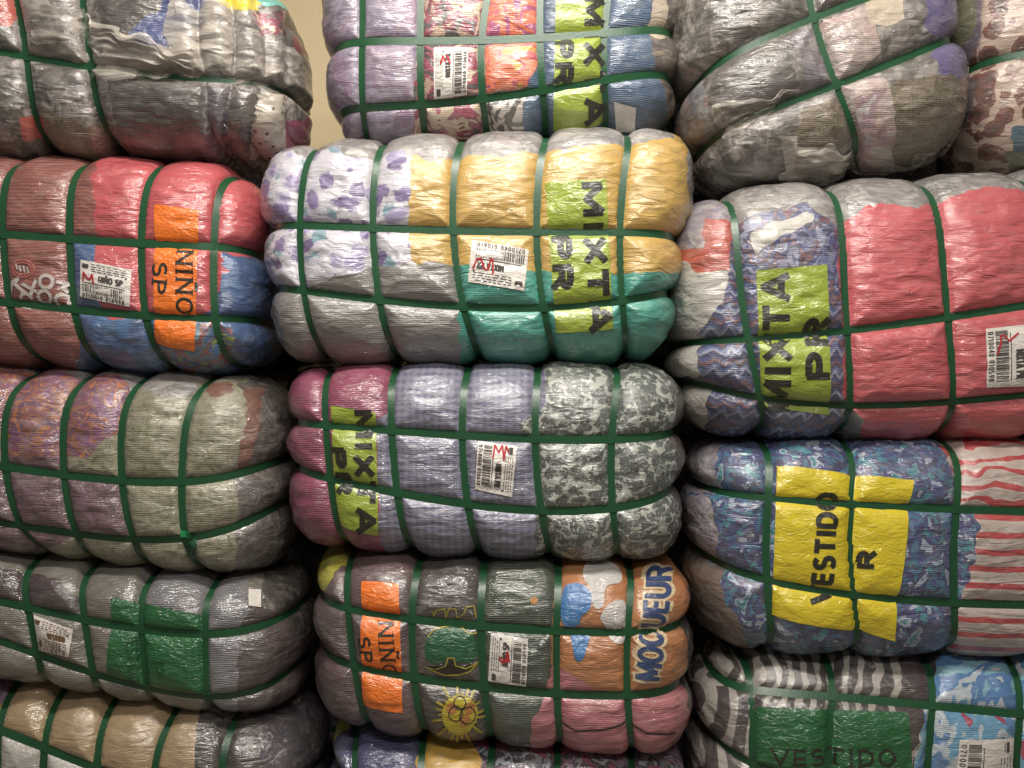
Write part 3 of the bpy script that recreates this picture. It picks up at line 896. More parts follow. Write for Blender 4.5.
barcode_label(B, [(434, 99), (434, 48), (468, 47), (467, 95)], 'MIXTA PR', '0710040 010610', 2, [(441, 65), (443, 57), (445.5, 62), (447.5, 56.5), (450.5, 65)])
B.sheet('care_label', [(614, 101), (635, 106), (634, 128), (616, 130)], 'white_paper', .002, 12, 12, 'small white care label')

# ---------------- upper right: tilted grey bale
b = Bale([(664, -46), (940, -128), (990, 142), (704, 192)], front=.03, depth=.22, seed=31, wr=1.0, groove=.03, pb=3.4, pa=5.0,
  vs=[[(806, -10), (822, 40), (838, 88), (852, 130), (861, 180)]],
  hs=[[(680, 93), (730, 55), (812, 17), (873, -4), (920, -18)], [(702, 146), (760, 113), (838, 84), (900, 60), (952, 38)]])
B = make('tilted grey and brown mixed bale in crinkled film on the coral red bale', b, [
  ('tee', [(715, 62), (745, 52), (790, 60), (800, 95), (760, 108), (728, 112), (712, 90)], 'near black cloth'),
  ('near_black', [(690, -40), (800, -60), (805, 10), (740, 45), (700, 55)], 'charcoal cloth'),
  ('blue_grey', [(664, 40), (694, 72), (712, 100), (712, 138), (698, 150), (664, 120)], 'blue grey and pink cloth'),
  ('grey_violet', [(788, 38), (815, 26), (832, 70), (830, 84), (806, 92), (800, 60)], 'grey violet cloth'),
  ('pale_pink', [(822, 20), (870, 0), (880, 50), (862, 72), (840, 76)], 'pale pinkish cloth'),
  ('cream', [(866, -8), (898, -14), (902, 18), (885, 30), (866, 22)], 'cream cloth'),
  ('dark_red', [(888, 34), (904, 38), (909, 51), (893, 50)], 'dark red cloth'),
  ('purple', [(922, -60), (1000, -60), (1000, 30), (945, 38), (925, 30)], 'purple cloth'),
  ('purple', [(930, 52), (955, 38), (1010, 40), (1010, 84), (940, 76)], 'purple cloth'),
  ('pale_pink', [(842, 84), (885, 74), (895, 100), (893, 180), (862, 190), (856, 130)], 'pale pink and white cloth'),
  ('tweed', [(893, 82), (938, 76), (1010, 84), (1010, 220), (890, 220)], 'brown flecked tweed'),
  ('tweed', [(795, 112), (840, 96), (848, 148), (815, 155), (797, 140)], 'brown flecked tweed'),
 ], ('mix_film', 'mixed grey brown cloth under film'), .0108)
B.sheet('plastic_wrap', [(778, 140), (850, 150), (858, 186), (782, 188)], 'film_thick', .004, 60, 40, 'loose crumpled clear film', rag=8, bulge=.012)
B.sheet('plastic_wrap', [(712, 110), (790, 92), (800, 96), (716, 138)], 'film', .004, 60, 40, 'loose crumpled clear film', rag=8, bulge=.010)
B.sheet('plastic_wrap', [(860, 165), (945, 145), (968, 164), (870, 190)], 'film', .003, 60, 30, 'loose clear film under the bale', rag=6, bulge=.008)

# ---------------- far upper right: leopard
b = Bale([(955, -80), (1330, -120), (1330, 148), (975, 172)], front=.05, depth=.22, seed=41, pb=3.0, pa=5,
  vs=[[(1090, 0), (1085, 60), (1095, 150)], [(1180, 0), (1180, 60), (1185, 150)]], hs=[[(962, 72), (985, 62), (1024, 54), (1200, 30)], [(975, -32), (1024, -42), (1200, -70)], [(990, 130), (1040, 128), (1200, 105)]][:2])
B = make('brown leopard print bale at the right edge above the coral red bale', b, [
  ('olive', [(900, -120), (985, -120), (978, 30), (950, 60)], 'olive cloth'),
  ('teal2', [(1010, 130), (1040, 120), (1040, 150), (1015, 152)], 'blue cloth'),
  ('olive', [(1005, 150), (1060, 148), (1060, 200), (1015, 190)], 'olive cloth'),
 ], ('leopard', 'leopard print cloth'))

# ---------------- second row left: red and blue
b = Bale([(-150, 150), (258, 158), (266, 376), (-150, 360)], front=.03, seed=51, pb=3.8, pa=8,
  vs=[[(-75, 160), (-92, 236), (-85, 300), (-55, 355)], [(14, 164), (1, 235), (5, 302), (35, 356)], [(80, 166), (67, 238), (71, 307), (97, 362)], [(152, 174), (138, 244), (144, 315), (170, 368)], [(226, 178), (212, 247), (214, 318), (234, 372)]],
  hs=[[(-120, 232), (0, 234), (68, 238), (139, 244), (213, 247), (272, 254)], [(-120, 296), (0, 301), (71, 309), (143, 316), (213, 319), (275, 321)]])
B = make('red, rust and blue bale with orange sign, left column below the loosely wrapped grey bale', b, [
  ('red', [(94, 120), (330, 120), (330, 262), (272, 262), (222, 272), (216, 305), (204, 318), (106, 318), (97, 262)], 'bright red knit'),
  ('blue', [(69, 235), (95, 238), (98, 300), (106, 318), (200, 318), (216, 305), (222, 272), (272, 262), (330, 262), (330, 400), (84, 400), (70, 300)], 'blue knit'),
  ('orange_pink', [(222, 252), (265, 258), (268, 266), (240, 270), (222, 266)], 'crumpled red and white cloth'),
  ('blue_print', [(150, 340), (218, 320), (232, 330), (232, 368), (160, 372)], 'blue print cloth'),
  ('near_black', [(233, 232), (262, 228), (268, 246), (238, 246)], 'dark cloth'),
  ('grey_film', [(200, 150), (330, 140), (330, 168), (240, 174), (205, 166)], 'grey bunched film'),
 ], ('rust', 'rust red striped knit'))
sign(B, [(155, 205), (199, 211), (195, 349), (154, 343)], 'orange_paper',
     [('NI~O', (177, 249), (177, 314), (16, 1)), ('SP', (154, 262), (153, 294), (14, 1))], 'orange paper sign', 2.7, True)
barcode_label(B, [(82, 260), (132, 270), (130, 307), (81, 297)], 'NI~O SP', '0710010 010598', 3, [(85, 282), (86, 273), (90, 279), (92.5, 280), (95, 275), (96.5, 285)])
tp = []
def circ(cx, cy, r, n=14, ry=None): return [(cx + r * math.cos(2 * math.pi * i / n), cy + (ry or r) * math.sin(2 * math.pi * i / n)) for i in range(n + 1)]
for pl in ([(10, 297), (13, 282), (20, 279), (16, 284), (25, 292), (22, 296)], [(24, 284), (38, 292)], [(38, 280), (31, 296)], circ(48, 282, 6.2), circ(45, 297, 6.2), [(57, 282), (67, 284), (62, 288), (67, 292)], circ(62, 301, 6.5), circ(26, 299, 5.5)[7:], [(16, 305), (30, 308)]):
    tp.append((pl, 3.4))
B.strokes('garment_print', tp, 3, 'print_white', B.root, .0018, 'white looped lettering print')
B.strokes('garment_print', [(circ(25, 269, 11.5, 20, 8.5), 1.6), (circ(25, 269, 9, 20, 6), 1.6)] , 2, 'print_pink', B.root, .0018, 'pink oval print')
B.strokes('garment_print', [([(18, 264), (20, 270)], 2), ([(22, 266), (23, 272)], 2), ([(26, 266), (27, 273)], 2), ([(30, 268), (31, 274)], 2)], 2, 'print_white', B.root, .0024, 'white print inside the oval')

# ---------------- second row middle: floral / mustard / teal
b = Bale([(250, 140), (708, 120), (676, 362), (266, 364)], front=0.0, seed=61, pb=4.2, pa=9, groove=.023,
  vs=[[(311, 152), (297, 229), (302, 296), (328, 360)], [(379, 150), (371, 229), (378, 301), (398, 360)], [(458, 146), (452, 230), (461, 305), (480, 358)], [(544, 138), (536, 231), (541, 306), (554, 353)], [(627, 132), (621, 233), (621, 304), (627, 352)]],
  hs=[[(272, 226), (372, 228), (452, 230), (537, 232), (621, 233), (684, 234)], [(272, 286), (301, 291), (378, 301), (460, 306), (540, 308), (620, 304), (668, 291)]])
B = make('white floral, mustard yellow, teal and grey bale with lime sign in the middle', b, [
  ('yellow', [(411, 100), (740, 90), (740, 273), (560, 272), (456, 265), (410, 262)], 'mustard yellow cloth'),
  ('teal', [(455, 264), (560, 272), (740, 273), (740, 400), (466, 400), (458, 330)], 'teal cloth'),
  ('grey', [(240, 296), (304, 287), (352, 276), (377, 268), (410, 264), (456, 264), (458, 330), (468, 400), (240, 400)], 'grey jersey cloth'),
  ('pale_pink', [(276, 290), (290, 294), (287, 303), (280, 302)], 'pink cloth'),
  ('grey_film', [(240, 90), (740, 80), (740, 140), (690, 136), (640, 142), (600, 148), (545, 150), (505, 158), (470, 154), (430, 162), (400, 152), (350, 158), (330, 150), (300, 153), (262, 154)], 'grey bunched film'),
  ('grey_film', [(684, 100), (740, 90), (740, 240), (690, 232), (684, 190)], 'grey bunched film'),
  ('brown_end', [(664, 318), (740, 310), (740, 400), (660, 380)], 'brown mixed cloth'),
 ], ('floral', 'white cloth with violet and teal flowers'))
sign(B, [(545, 183), (606, 180), (613, 328), (556, 332)], 'lime',
     [('MIXTA', (581, 184), (590, 331), (20, -1)), ('PR', (551, 236), (553, 291), (19, -1))], 'lime green paper sign', 6.8)
barcode_label(B, [(524, 291), (468, 282), (472, 240), (529, 250)], 'MIXTA PR', '0710040 010610', 4, [(473, 269), (477, 260), (481, 259), (485, 270), (488, 270), (491, 259.5), (493, 261), (493, 275)])

# ---------------- second row right: coral red
b = Bale([(664, 188), (1300, 150), (1290, 438), (684, 441)], front=.0, depth=.25, seed=71, pb=3.8, pa=9, groove=.024, hend=.016,
  vs=[[(731, 197), (738, 263), (748, 340), (767, 436)], [(830, 190), (846, 262), (849, 332), (846, 427)], [(927, 188), (946, 267), (952, 330), (945, 430)], [(1030, 176), (1050, 260), (1056, 320), (1046, 425)], [(1150, 170), (1165, 260), (1170, 320), (1150, 420)]],
  hs=[[(695, 340), (748, 341), (848, 330), (950, 317), (1024, 306), (1200, 280)], [(702, 384), (757, 401), (846, 406), (949, 401), (1024, 396), (1200, 380)]])
B = make('coral red bale with navy zigzag knit and lime sign at its left end, right column', b, [
  ('chevron', [(600, 120), (845, 120), (847, 215), (838, 262), (846, 320), (843, 380), (842, 480), (600, 480)], 'navy zigzag knit'),
  ('navy_mix', [(600, 120), (845, 120), (847, 215), (838, 262), (842, 300), (745, 262), (735, 250), (600, 250)], 'navy streaked knit'),
  ('mauve_white', [(660, 150), (732, 170), (735, 225), (700, 240), (660, 250)], 'grey speckled cloth'),
  ('white', [(650, 250), (690, 262), (700, 273), (727, 271), (727, 290), (713, 316), (700, 332), (690, 338), (650, 338)], 'white cloth'),
  ('white', [(650, 338), (700, 338), (697, 352), (703, 375), (650, 380)], 'white cloth'),
  ('white', [(650, 380), (712, 386), (706, 405), (709, 428), (650, 440)], 'white cloth'),
  ('orange_red', [(703, 220), (731, 220), (730, 270), (704, 266)], 'orange red cloth'),
  ('white', [(752, 232), (812, 212), (815, 222), (775, 240), (756, 256), (750, 246)], 'crumpled white cloth'),
  ('grey_film', [(640, 100), (R_, 60), (R_, 185), (1024, 192), (985, 190), (945, 200), (915, 210), (880, 203), (852, 216), (838, 225), (806, 205), (770, 215), (738, 220), (715, 200)], 'grey bunched film'),
  ('grey', [(846, 402), (862, 422), (860, 440), (842, 440)], 'grey cloth'),
 ], ('coral', 'coral red jersey'))
sign(B, [(756, 271), (826, 265), (830, 415), (762, 408)], 'lime',
     [('MIXTA', (790, 410), (788, 274), (-25, 0)), ('PR', (828, 379), (828, 317), (-23, 0))], 'lime green paper sign', 7.0)
barcode_label(B, [(1040, 323), (1041, 385), (985, 387), (984, 329)], 'MIXTA PR', '0710040 010598', 5, [(1015, 333), (1006.5, 341), (1002, 336), (998, 336), (998, 342), (994, 355)])

# ---------------- third row left: pink/orange and beige speckled
b = Bale([(-150, 360), (284, 374), (284, 586), (-150, 532)], front=.04, depth=.25, seed=81, pb=3.8, pa=6, hend=.008,
  vs=[[(-60, 366), (-85, 401), (-95, 455), (-80, 520)], [(33, 368), (6, 410), (2, 466), (18, 522), (38, 545)], [(95, 372), (70, 403), (60, 443), (62, 477), (76, 532)], [(150, 374), (130, 400), (118, 441), (121, 482), (133, 538)], [(218, 376), (188, 406), (180, 448), (183, 482), (184, 520), (192, 562)]],
  hs=[[(-120, 455), (0, 466), (60, 474), (121, 481), (182, 482), (242, 476), (278, 460)], [(-120, 508), (0, 521), (73, 534), (133, 541), (194, 537), (242, 524), (286, 505)]])
B = make('beige speckled and pink orange bale with a bright green strap clip, left column', b, [
  ('mixed_paint', [(L_ - 40, 300), (128, 300), (130, 395), (118, 430), (100, 440), (92, 456), (60, 458), (20, 470), (L_ - 40, 470)], 'pink and orange brushed print'),
  ('mauve', [(L_ - 40, 455), (62, 458), (68, 474), (122, 482), (128, 525), (132, 538), (100, 530), (64, 542), (40, 550), (L_ - 40, 560)], 'dusty mauve print cloth'),
  ('char', [(236, 386), (250, 380), (330, 370), (330, 620), (208, 620), (236, 560), (236, 500), (232, 470), (240, 440), (250, 410)], 'charcoal cloth'),
  ('speckle', [(232, 400), (246, 396), (226, 440), (214, 472), (208, 472), (212, 430)], 'beige speckled knit'),
  ('rusty', [(244, 392), (262, 388), (256, 430), (246, 468), (236, 470), (242, 430)], 'faded rust cloth'),
  ('rusty', [(205, 382), (232, 384), (230, 398), (208, 398)], 'faded rust cloth'),
  ('grey_film', [(L_ - 40, 300), (330, 300), (330, 376), (250, 380), (205, 376), (190, 392), (160, 398), (140, 390), (120, 378), (60, 374), (20, 370)], 'grey bunched film'),
  ('near_black', [(152, 382), (172, 376), (184, 380), (165, 392), (150, 392)], 'dark cloth under the film'),
 ], ('speckle', 'beige speckled knit'))
B.strokes('strap_clip', [([(180, 534.5), (191, 535)], 7)], 7, 'seal', B.root, .0075, 'bright green strap clip', seg=1.5)
B.strokes('strap_tail', [([(191, 534), (193, 545), (190, 558)], 6), ([(186, 545), (197, 541)], 4)], 6, 'strap', B.root, .0080, 'loose green strap end', seg=1.5)

# ---------------- third row middle: plaid / roses
b = Bale([(276, 362), (694, 360), (688, 568), (284, 548)], front=.0, seed=91, pb=4.0, pa=7, hend=.016, groove=.020,
  vs=[[(328, 374), (324, 421), (329, 478), (343, 540)], [(396, 366), (391, 430), (395, 492), (410, 545)], [(466, 364), (462, 435), (466, 503), (480, 553)], [(538, 366), (534, 438), (541, 509), (550, 555)], [(618, 364), (612, 440), (612, 509), (618, 556)]],
  hs=[[(300, 423), (325, 425), (390, 431), (462, 435), (535, 439), (612, 440), (667, 436), (681, 428)], [(304, 470), (329, 480), (394, 493), (464, 503), (540, 511), (613, 511), (661, 496), (675, 488)]])
B = make('blue grey plaid bale with raspberry left end, rose print and lime sign, middle column', b, [
  ('magenta', [(240, 300), (388, 300), (392, 366), (388, 412), (376, 418), (379, 530), (400, 620), (240, 620)], 'raspberry knit'),
  ('roses', [(545, 340), (740, 340), (740, 620), (520, 620), (536, 540), (541, 470), (535, 440), (518, 424), (541, 412), (545, 400)], 'grey and white rose print'),
  ('dark_film', [(674, 340), (740, 340), (740, 620), (676, 620)], 'dark film'),
 ], ('plaid', 'blue grey plaid cloth'))
sign(B, [(331, 406), (376, 413), (379, 533), (336, 525)], 'lime',
     [('MIXTA', (355, 411), (358, 531), (17, 0)), ('PR', (331, 447), (338, 495), (14, 0))], 'lime green paper sign', 5.8)
barcode_label(B, [(517, 446), (512, 497), (475, 489), (478, 441)], 'MIXTA PR', '0710040 010610', 6, [(493, 458), (495, 445), (499, 452), (502.5, 445), (504, 459.5), (506, 446), (509, 452)])

# ---------------- third row right: blue tie dye with yellow sign
b = Bale([(692, 436), (1300, 436), (1290, 656), (700, 656)], front=.02, depth=.24, seed=101, pb=4.0, pa=9, hend=.016,
  vs=[[(766, 443), (767, 501), (768, 581), (770, 640)], [(848, 442), (850, 504), (855, 594), (857, 648)], [(945, 438), (957, 508), (957, 602), (949, 650)], [(1040, 440), (1058, 508), (1058, 602), (1040, 650)], [(1160, 430), (1170, 508), (1170, 602), (1150, 650)]],
  hs=[[(705, 488), (764, 499), (850, 504), (956, 509), (1024, 512), (1200, 515)], [(712, 563), (767, 580), (855, 597), (957, 603), (1024, 605), (1200, 605)]])
B = make('blue tie dye and red white striped bale with large yellow sign, right column', b, [
  ('redwhite_messy', [(925, 380), (R_, 380), (R_, 512), (956, 510), (958, 480), (940, 452)], 'crumpled red and white striped cloth'),
  ('redwhite', [(977, 509), (R_, 512), (R_, 720), (925, 720), (950, 640), (966, 590), (975, 550)], 'red and white striped cloth'),
  ('mauve_white', [(650, 380), (722, 440), (717, 470), (722, 492), (650, 492)], 'faded white and mauve cloth'),
  ('dull_brown', [(650, 540), (722, 566), (724, 590), (745, 630), (760, 680), (650, 680)], 'dull brown cloth'),
  ('mauve_white', [(650, 492), (712, 496), (722, 540), (712, 566), (650, 540)], 'faded mauve cloth'),
 ], ('camo', 'blue and teal tie dye cloth'))
sign(B, [(777, 467), (912, 481), (893, 637), (772, 616)], 'yellow_paper',
     [('VESTIDO', (830, 603), (838, 494), (-20, -1)), ('R', (872, 568), (874, 550), (-15, 0))], 'large yellow paper sign', 5.2)

# ---------------- fourth row left: grey with green sign
b = Bale([(-150, 530), (302, 582), (296, 726), (-150, 648)], front=.05, depth=.24, seed=111, pb=3.8, pa=6, hend=.008,
  vs=[[(-50, 540), (-75, 570), (-80, 615), (-60, 650)], [(48, 546), (29, 582), (25, 622), (42, 662)], [(100, 556), (85, 588), (82, 630), (95, 674)], [(156, 568), (142, 604), (139, 643), (148, 688)], [(216, 579), (206, 611), (203, 650), (210, 704)]],
  hs=[[(-120, 580), (0, 601), (64, 616), (139, 628), (206, 636), (258, 630), (290, 612)], [(-120, 610), (0, 640), (42, 656), (97, 674), (148, 688), (206, 698), (245, 695), (282, 678)]])
B = make('grey knit bale with large dark green sign and dark right end, left column', b, [
  ('maroon', [(L_, 560), (30, 572), (62, 582), (80, 600), (80, 612), (60, 613), (28, 602), (L_, 590)], 'dark maroon knit'),
  ('light_grey', [(142, 560), (249, 572), (247, 610), (240, 630), (236, 740), (204, 740), (206, 640), (142, 622)], 'light grey ribbed knit'),
  ('dark_maroon2', [(249, 600), (262, 610), (340, 580), (340, 760), (236, 760), (238, 650), (243, 628)], 'dark plum cloth'),
  ('dark_film', [(262, 500), (360, 500), (360, 640), (300, 640), (284, 615), (262, 608)], 'dark bunched film'),
 ], ('warm_grey', 'warm grey knit'))
sign(B, [(113, 598), (206, 616), (203, 699), (107, 680)], 'green_paper',
     [('VESTIDO', (127, 632), (129, 682), (10, 0)), ('P', (152, 660), (154, 676), (12, 0))], 'large dark green paper sign', 2.0, False, 'faint_ink')
barcode_label(B, [(34, 615), (74, 629), (71, 656), (38, 650)], 'VARON SP' if False else 'VESTIDO', '0710010', 7, ink='brown_ink')
B.sheet('care_label', [(248, 592), (260, 593), (260, 608), (248, 607)], 'white_paper', .0025, 10, 10, 'small white care label')

# ---------------- fourth row middle
b = Bale([(302, 546), (702, 564), (696, 762), (312, 726)], front=.0, seed=121, pb=4.0, pa=7, hend=.016,
  vs=[[(349, 560), (347, 611), (353, 665), (366, 720)], [(419, 560), (411, 618), (413, 674), (423, 728)], [(484, 560), (480, 626), (484, 685), (491, 742)], [(558, 562), (557, 631), (556, 692), (561, 745)], [(631, 567), (627, 632), (628, 696), (631, 748)]],
  hs=[[(318, 596), (347, 608), (411, 620), (482, 627), (558, 631), (627, 632), (676, 628)], [(322, 650), (353, 667), (413, 678), (484, 687), (556, 694), (629, 696), (673, 689)]])
B = make('plum, dark green and tan orange bale with orange sign and white cloud print', b, [
  ('yellowgreen', [(280, 500), (356, 500), (350, 560), (334, 572), (326, 592), (280, 590)], 'yellow green cloth'),
  ('tee', [(426, 500), (484, 500), (484, 640), (492, 780), (416, 780), (416, 690), (411, 650), (414, 600)], 'dark charcoal printed tee'),
  ('dkgreen', [(483, 500), (560, 500), (556, 640), (548, 690), (534, 720), (526, 780), (491, 780), (484, 690)], 'dark green knit'),
  ('orange_cloth', [(566, 500), (740, 500), (740, 686), (676, 686), (640, 695), (600, 692), (562, 668), (556, 660), (550, 620), (556, 580)], 'tan orange jersey'),
  ('pink', [(549, 668), (562, 668), (600, 692), (640, 695), (676, 686), (740, 686), (740, 800), (524, 800), (534, 722), (547, 692)], 'pink ribbed knit'),
  ('dark_film', [(684, 500), (740, 500), (740, 800), (686, 780)], 'dark film'),
 ], ('plum', 'plum brown knit'))
sign(B, [(362, 582), (399, 585), (403, 711), (362, 706)], 'orange_paper',
     [('NI~O', (379, 621), (383, 679), (14, 0)), ('SP', (359, 635), (362, 662), (12, 0))], 'orange paper sign', 2.3, True)
barcode_label(B, [(488, 681), (491, 633), (528, 639), (526, 687)], 'NI~O SP', '0710010 010598', 8, [(499, 656), (502, 661.6), (504, 658), (506, 661), (507.6, 651), (509.6, 661)])
# shirt lettering with cream outline
tp = text_polys('MOQUEUR', (659, 680), (671, 570), (-26, -2), 9.5, gap=.10)
B.strokes('garment_print', tp, 9.5, 'print_cream', B.root, .0014, 'cream outline of the shirt lettering')
tp = text_polys('MOQUEUR', (658, 679), (670, 571), (-23, -2), 4.4, gap=.10)
B.strokes('lettering', tp, 5.6, 'print_navy', B.root, .0026, 'navy shirt lettering')
# soft cloud print
B.blob('garment_print', [(584, 566), (606, 562), (622, 570), (622, 584), (610, 586), (604, 590), (604, 606), (596, 611), (590, 600), (590, 588), (582, 580)], 'print_cloud', None, .0016, 'white cloud print')
B.blob('garment_print', [(616, 600), (628, 600), (628, 643), (616, 644), (608, 636), (606, 626), (598, 618), (606, 606)], 'print_cloud', None, .0016, 'white cloud print')
B.blob('garment_print', [(562, 586), (572, 584), (584, 586), (592, 596), (590, 610), (580, 616), (580, 626), (560, 628)], 'print_blue', None, .0020, 'blue cloud print')
B.blob('garment_print', [(570, 630), (592, 634), (586, 648), (582, 660), (575, 660), (572, 646)], 'print_blue', None, .0020, 'blue cloud print')
# dark tee graphic
B.blob('garment_print', [(428, 634), (440, 628), (462, 628), (474, 634), (479, 650), (474, 664), (452, 660), (428, 664), (424, 648)], 'print_green', None, .0016, 'green patch print')
B.blob('garment_print', [(428, 668), (448, 666), (450, 657), (454, 657), (456, 666), (476, 664), (466, 672), (450, 676), (436, 673)], 'print_dark', None, .0022, 'dark print shape', smoothn=1)
B.strokes('garment_print', [([(432, 610), (434, 616), (436, 610), (445, 609), (446, 618), (449, 608), (456, 609), (457, 618), (464, 614), (466, 607), (474, 606), (476, 618)], 1.1),
   ([(428, 636), (434, 629), (446, 627), (460, 627), (468, 633), (476, 634), (473, 629)], 1.3), ([(426, 667), (436, 669), (446, 665), (448, 657), (454, 657), (456, 665), (466, 668), (478, 663), (470, 671), (458, 675), (444, 675), (434, 671), (426, 667)], 1.3)], 1.2, 'print_yellow', B.root, .0030, 'thin yellow outline print')
rays = []
for i in range(26):
    a = 2 * math.pi * i / 26; r0 = 13; r1 = 24 + 6 * math.sin(i * 2.7)
    if 458 + r1 * math.cos(a) > 484: r1 = 22
    rays.append(([(460 + r0 * math.cos(a), 712 + r0 * math.sin(a)), (460 + r1 * math.cos(a), 712 + r1 * math.sin(a))], 2.4))
B.strokes('garment_print', rays, 2, 'print_yellow', B.root, .0022, 'yellow ray print')
B.blob('garment_print', circ(460, 712, 18, 16)[:-1], 'print_bright', None, .0024, 'yellow sunburst print')
for cx, cy in ((452, 706), (470, 706), (465, 717)):
    B.blob('garment_print', circ(cx, cy, 6, 8)[:-1], 'print_orange', None, .0030, 'peach round print')
B.strokes('garment_print', [(circ(460, 701, 6, 10), 1.1), (circ(456, 711, 7, 10), 1.0), (circ(468, 713, 8, 10), 1.0)], 1, 'print_dark', B.root, .0036, 'thin dark outline print')
B.blob('garment_print', circ(534, 601, 4, 8)[:-1], 'print_orange', None, .0020, 'small orange print')
B.strokes('garment_print', [([(560, 723), (575, 729), (595, 728), (612, 726), (626, 723)], 1.8), ([(632, 726), (645, 731), (660, 731), (672, 730)], 1.8)], 1.8, 'print_dark', B.root, .0020, 'dark seam line')

# ---------------- fourth row right: black and white stripes
b = Bale([(700, 652), (1300, 652), (1290, 905), (704, 905)], front=.02, depth=.24, seed=131, pb=3.8, pa=9, hend=.016,
  vs=[[(750, 672), (750, 702), (754, 765), (758, 830)], [(830, 662), (831, 698), (830, 767), (832, 840)], [(929, 660), (931, 706), (929, 768), (930, 840)], [(1014, 662), (1019, 714), (1018, 768), (1016, 830)], [(1120, 662), (1125, 718), (1120, 830)]],
  hs=[[(712, 679), (753, 686), (831, 698), (931, 706), (1024, 715), (1200, 722)], [(712, 742), (752, 764), (830, 788), (930, 798), (1024, 805), (1200, 812)]])
B = make('black and white striped bale with blue flower print, lowest in the right column', b, [
  ('zebra2', [(650, 684), (748, 684), (752, 770), (760, 930), (650, 930)], 'black and white striped cloth'),
  ('maroon', [(905, 650), (938, 650), (934, 690), (918, 740), (905, 760), (900, 700)], 'dark maroon cloth'),
  ('sky', [(940, 655), (R_, 640), (R_, 930), (905, 930), (912, 770), (920, 735), (932, 690)], 'blue and white flower print'),
  ('black_knit', [(975, 655), (1015, 655), (1012, 672), (985, 672)], 'black cloth'),
 ], ('zebra', 'black and white crumpled stripes'))
sign(B, [(755, 707), (907, 712), (915, 820), (758, 815)], 'green_paper', [('VESTIDO', (771, 764), (894, 764), (0, -16))], 'large green paper sign', 2.6, True, 'ink')
barcode_label(B, [(1014, 738), (1012, 812), (950, 812), (957, 738)], 'VESTIDO R', '0710010 010598', 9)

# ---------------- fifth row left: beige and dark
b = Bale([(-150, 650), (316, 718), (314, 905), (-150, 905)], front=.05, depth=.24, seed=141, pb=3.8, pa=5.5, hend=.008,
  vs=[[(-60, 670), (-80, 720), (-80, 800)], [(20, 678), (2, 712), (-4, 760), (0, 820)], [(66, 684), (48, 724), (42, 766), (40, 830)], [(116, 697), (100, 733), (96, 768), (98, 840)], [(172, 716), (158, 748), (152, 790), (156, 850)], [(232, 722), (222, 768), (220, 810), (224, 850)]],
  hs=[[(-120, 690), (0, 727), (42, 749), (97, 768), (160, 790), (220, 800), (290, 790)], [(-120, 800), (0, 820), (97, 840), (220, 860), (290, 850)]])
B = make('beige jersey bale with black right end, lowest in the left column', b, [
  ('violet', [(L_ - 40, 600), (24, 600), (20, 684), (8, 700), (L_ - 40, 720)], 'violet print cloth'),
  ('mauve', [(4, 640), (40, 640), (30, 684), (8, 692)], 'mauve cloth'),
  ('white', [(L_ - 40, 722), (0, 730), (44, 752), (98, 772), (98, 930), (L_ - 40, 930)], 'white cloth'),
  ('black_knit', [(199, 660), (262, 660), (262, 930), (192, 930)], 'black knit'),
  ('black_leather', [(260, 660), (360, 660), (360, 930), (255, 930)], 'shiny dark plum cloth'),
  ('pale_pink', [(262, 736), (274, 736), (280, 752), (270, 754)], 'pale scrap of cloth'),
  ('grey_film', [(24, 600), (360, 640), (360, 690), (230, 718), (180, 712), (120, 692), (60, 682), (25, 680)], 'bunched film'),
 ], ('beige', 'beige jersey cloth'))

# ---------------- fifth row middle
b = Bale([(318, 722), (700, 756), (696, 905), (322, 905)], front=.0, seed=151, pb=3.8, pa=7, hend=.04,
  vs=[[(358, 722), (354, 760), (356, 820)], [(424, 734), (420, 768), (422, 830)], [(494, 742), (488, 768), (490, 830)], [(558, 748), (556, 775), (558, 830)], [(632, 750), (630, 780), (632, 830)]],
  hs=[[(330, 782), (420, 790), (560, 800), (680, 800)], [(330, 850), (420, 856), (560, 860), (680, 856)]])
B = make('navy, golden yellow and dark print bale, lowest in the middle column', b, [
  ('yellowgreen', [(290, 690), (356, 690), (350, 728), (338, 738), (328, 768), (290, 780)], 'yellow green cloth'),
  ('teal2', [(356, 690), (430, 700), (422, 742), (390, 734), (356, 730)], 'petrol blue cloth'),
  ('gold', [(426, 700), (450, 735), (472, 742), (480, 756), (482, 900), (412, 900), (418, 745)], 'golden yellow cloth'),
  ('pinkband', [(440, 700), (640, 700), (625, 756), (540, 752), (500, 750), (474, 744), (450, 735)], 'deep pink cloth'),
  ('multi', [(474, 744), (500, 752), (540, 754), (625, 757), (640, 700), (740, 700), (740, 940), (480, 940), (480, 756)], 'dark multicoloured print'),
  ('gold', [(594, 754), (612, 754), (603, 768), (600, 770)], 'yellow patch'),
 ], ('navy', 'navy mesh cloth'))

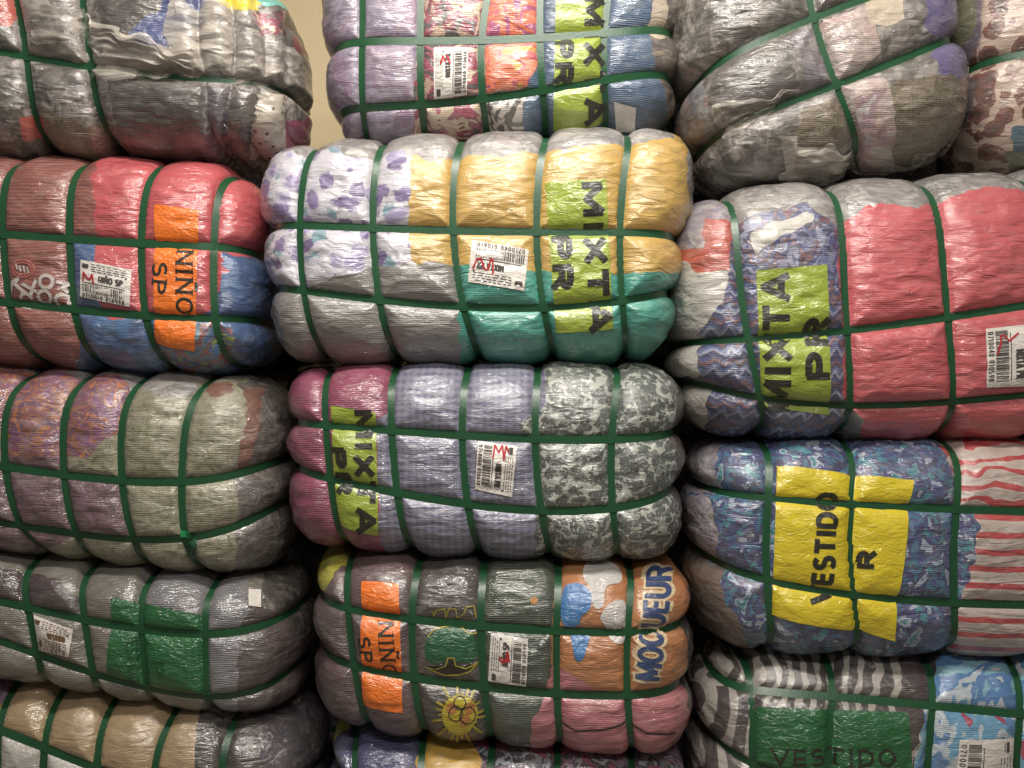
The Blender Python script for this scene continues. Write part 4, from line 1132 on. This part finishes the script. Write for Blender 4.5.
# ---------------- bales of the row behind the gaps; the upper ones are added to darken them
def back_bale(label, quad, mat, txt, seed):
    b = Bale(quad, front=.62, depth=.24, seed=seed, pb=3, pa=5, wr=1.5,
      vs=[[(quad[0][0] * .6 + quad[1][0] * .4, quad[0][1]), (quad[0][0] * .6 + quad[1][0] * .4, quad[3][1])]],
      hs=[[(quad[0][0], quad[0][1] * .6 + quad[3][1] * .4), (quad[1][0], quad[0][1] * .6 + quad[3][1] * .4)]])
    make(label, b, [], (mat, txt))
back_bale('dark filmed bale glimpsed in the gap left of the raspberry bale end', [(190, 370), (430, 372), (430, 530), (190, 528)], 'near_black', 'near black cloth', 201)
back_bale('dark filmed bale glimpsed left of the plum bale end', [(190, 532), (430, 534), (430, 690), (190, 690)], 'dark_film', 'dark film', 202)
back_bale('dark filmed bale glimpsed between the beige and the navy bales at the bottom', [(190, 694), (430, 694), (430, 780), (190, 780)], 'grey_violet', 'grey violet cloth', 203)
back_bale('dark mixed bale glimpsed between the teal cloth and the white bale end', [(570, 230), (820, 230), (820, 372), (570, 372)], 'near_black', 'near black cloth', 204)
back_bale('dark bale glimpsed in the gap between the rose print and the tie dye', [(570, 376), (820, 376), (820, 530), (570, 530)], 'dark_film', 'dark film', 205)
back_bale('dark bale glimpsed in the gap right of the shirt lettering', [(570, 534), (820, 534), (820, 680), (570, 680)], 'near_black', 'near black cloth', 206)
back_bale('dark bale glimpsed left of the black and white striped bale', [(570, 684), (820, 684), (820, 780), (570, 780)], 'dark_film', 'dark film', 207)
back_bale('dark bale added as shade between the white bale end and the topmost lilac bale', [(570, 60), (820, 60), (820, 226), (570, 226)], 'dark_film', 'dark film', 208)  # added bale, covers the lit wall so this gap stays dark
back_bale('dark bale added to shade the gap right of the topmost lilac bale', [(590, -120), (820, -120), (820, 56), (590, 56)], 'near_black', 'near black cloth', 209)  # added bale, its dark cloth stands in for shade beside the column
back_bale('dark bale added as shade under the tilted grey bale', [(824, 30), (1100, 30), (1100, 240), (824, 240)], 'near_black', 'near black cloth', 210)  # added bale, hides bright wall below the tilted one
back_bale('dark bale added as shade between the loosely wrapped bale and the floral bale end', [(-60, 118), (284, 122), (356, 368), (-60, 368)], 'near_black', 'near black cloth', 211)  # added bale, dark body in place of the shadow between bales
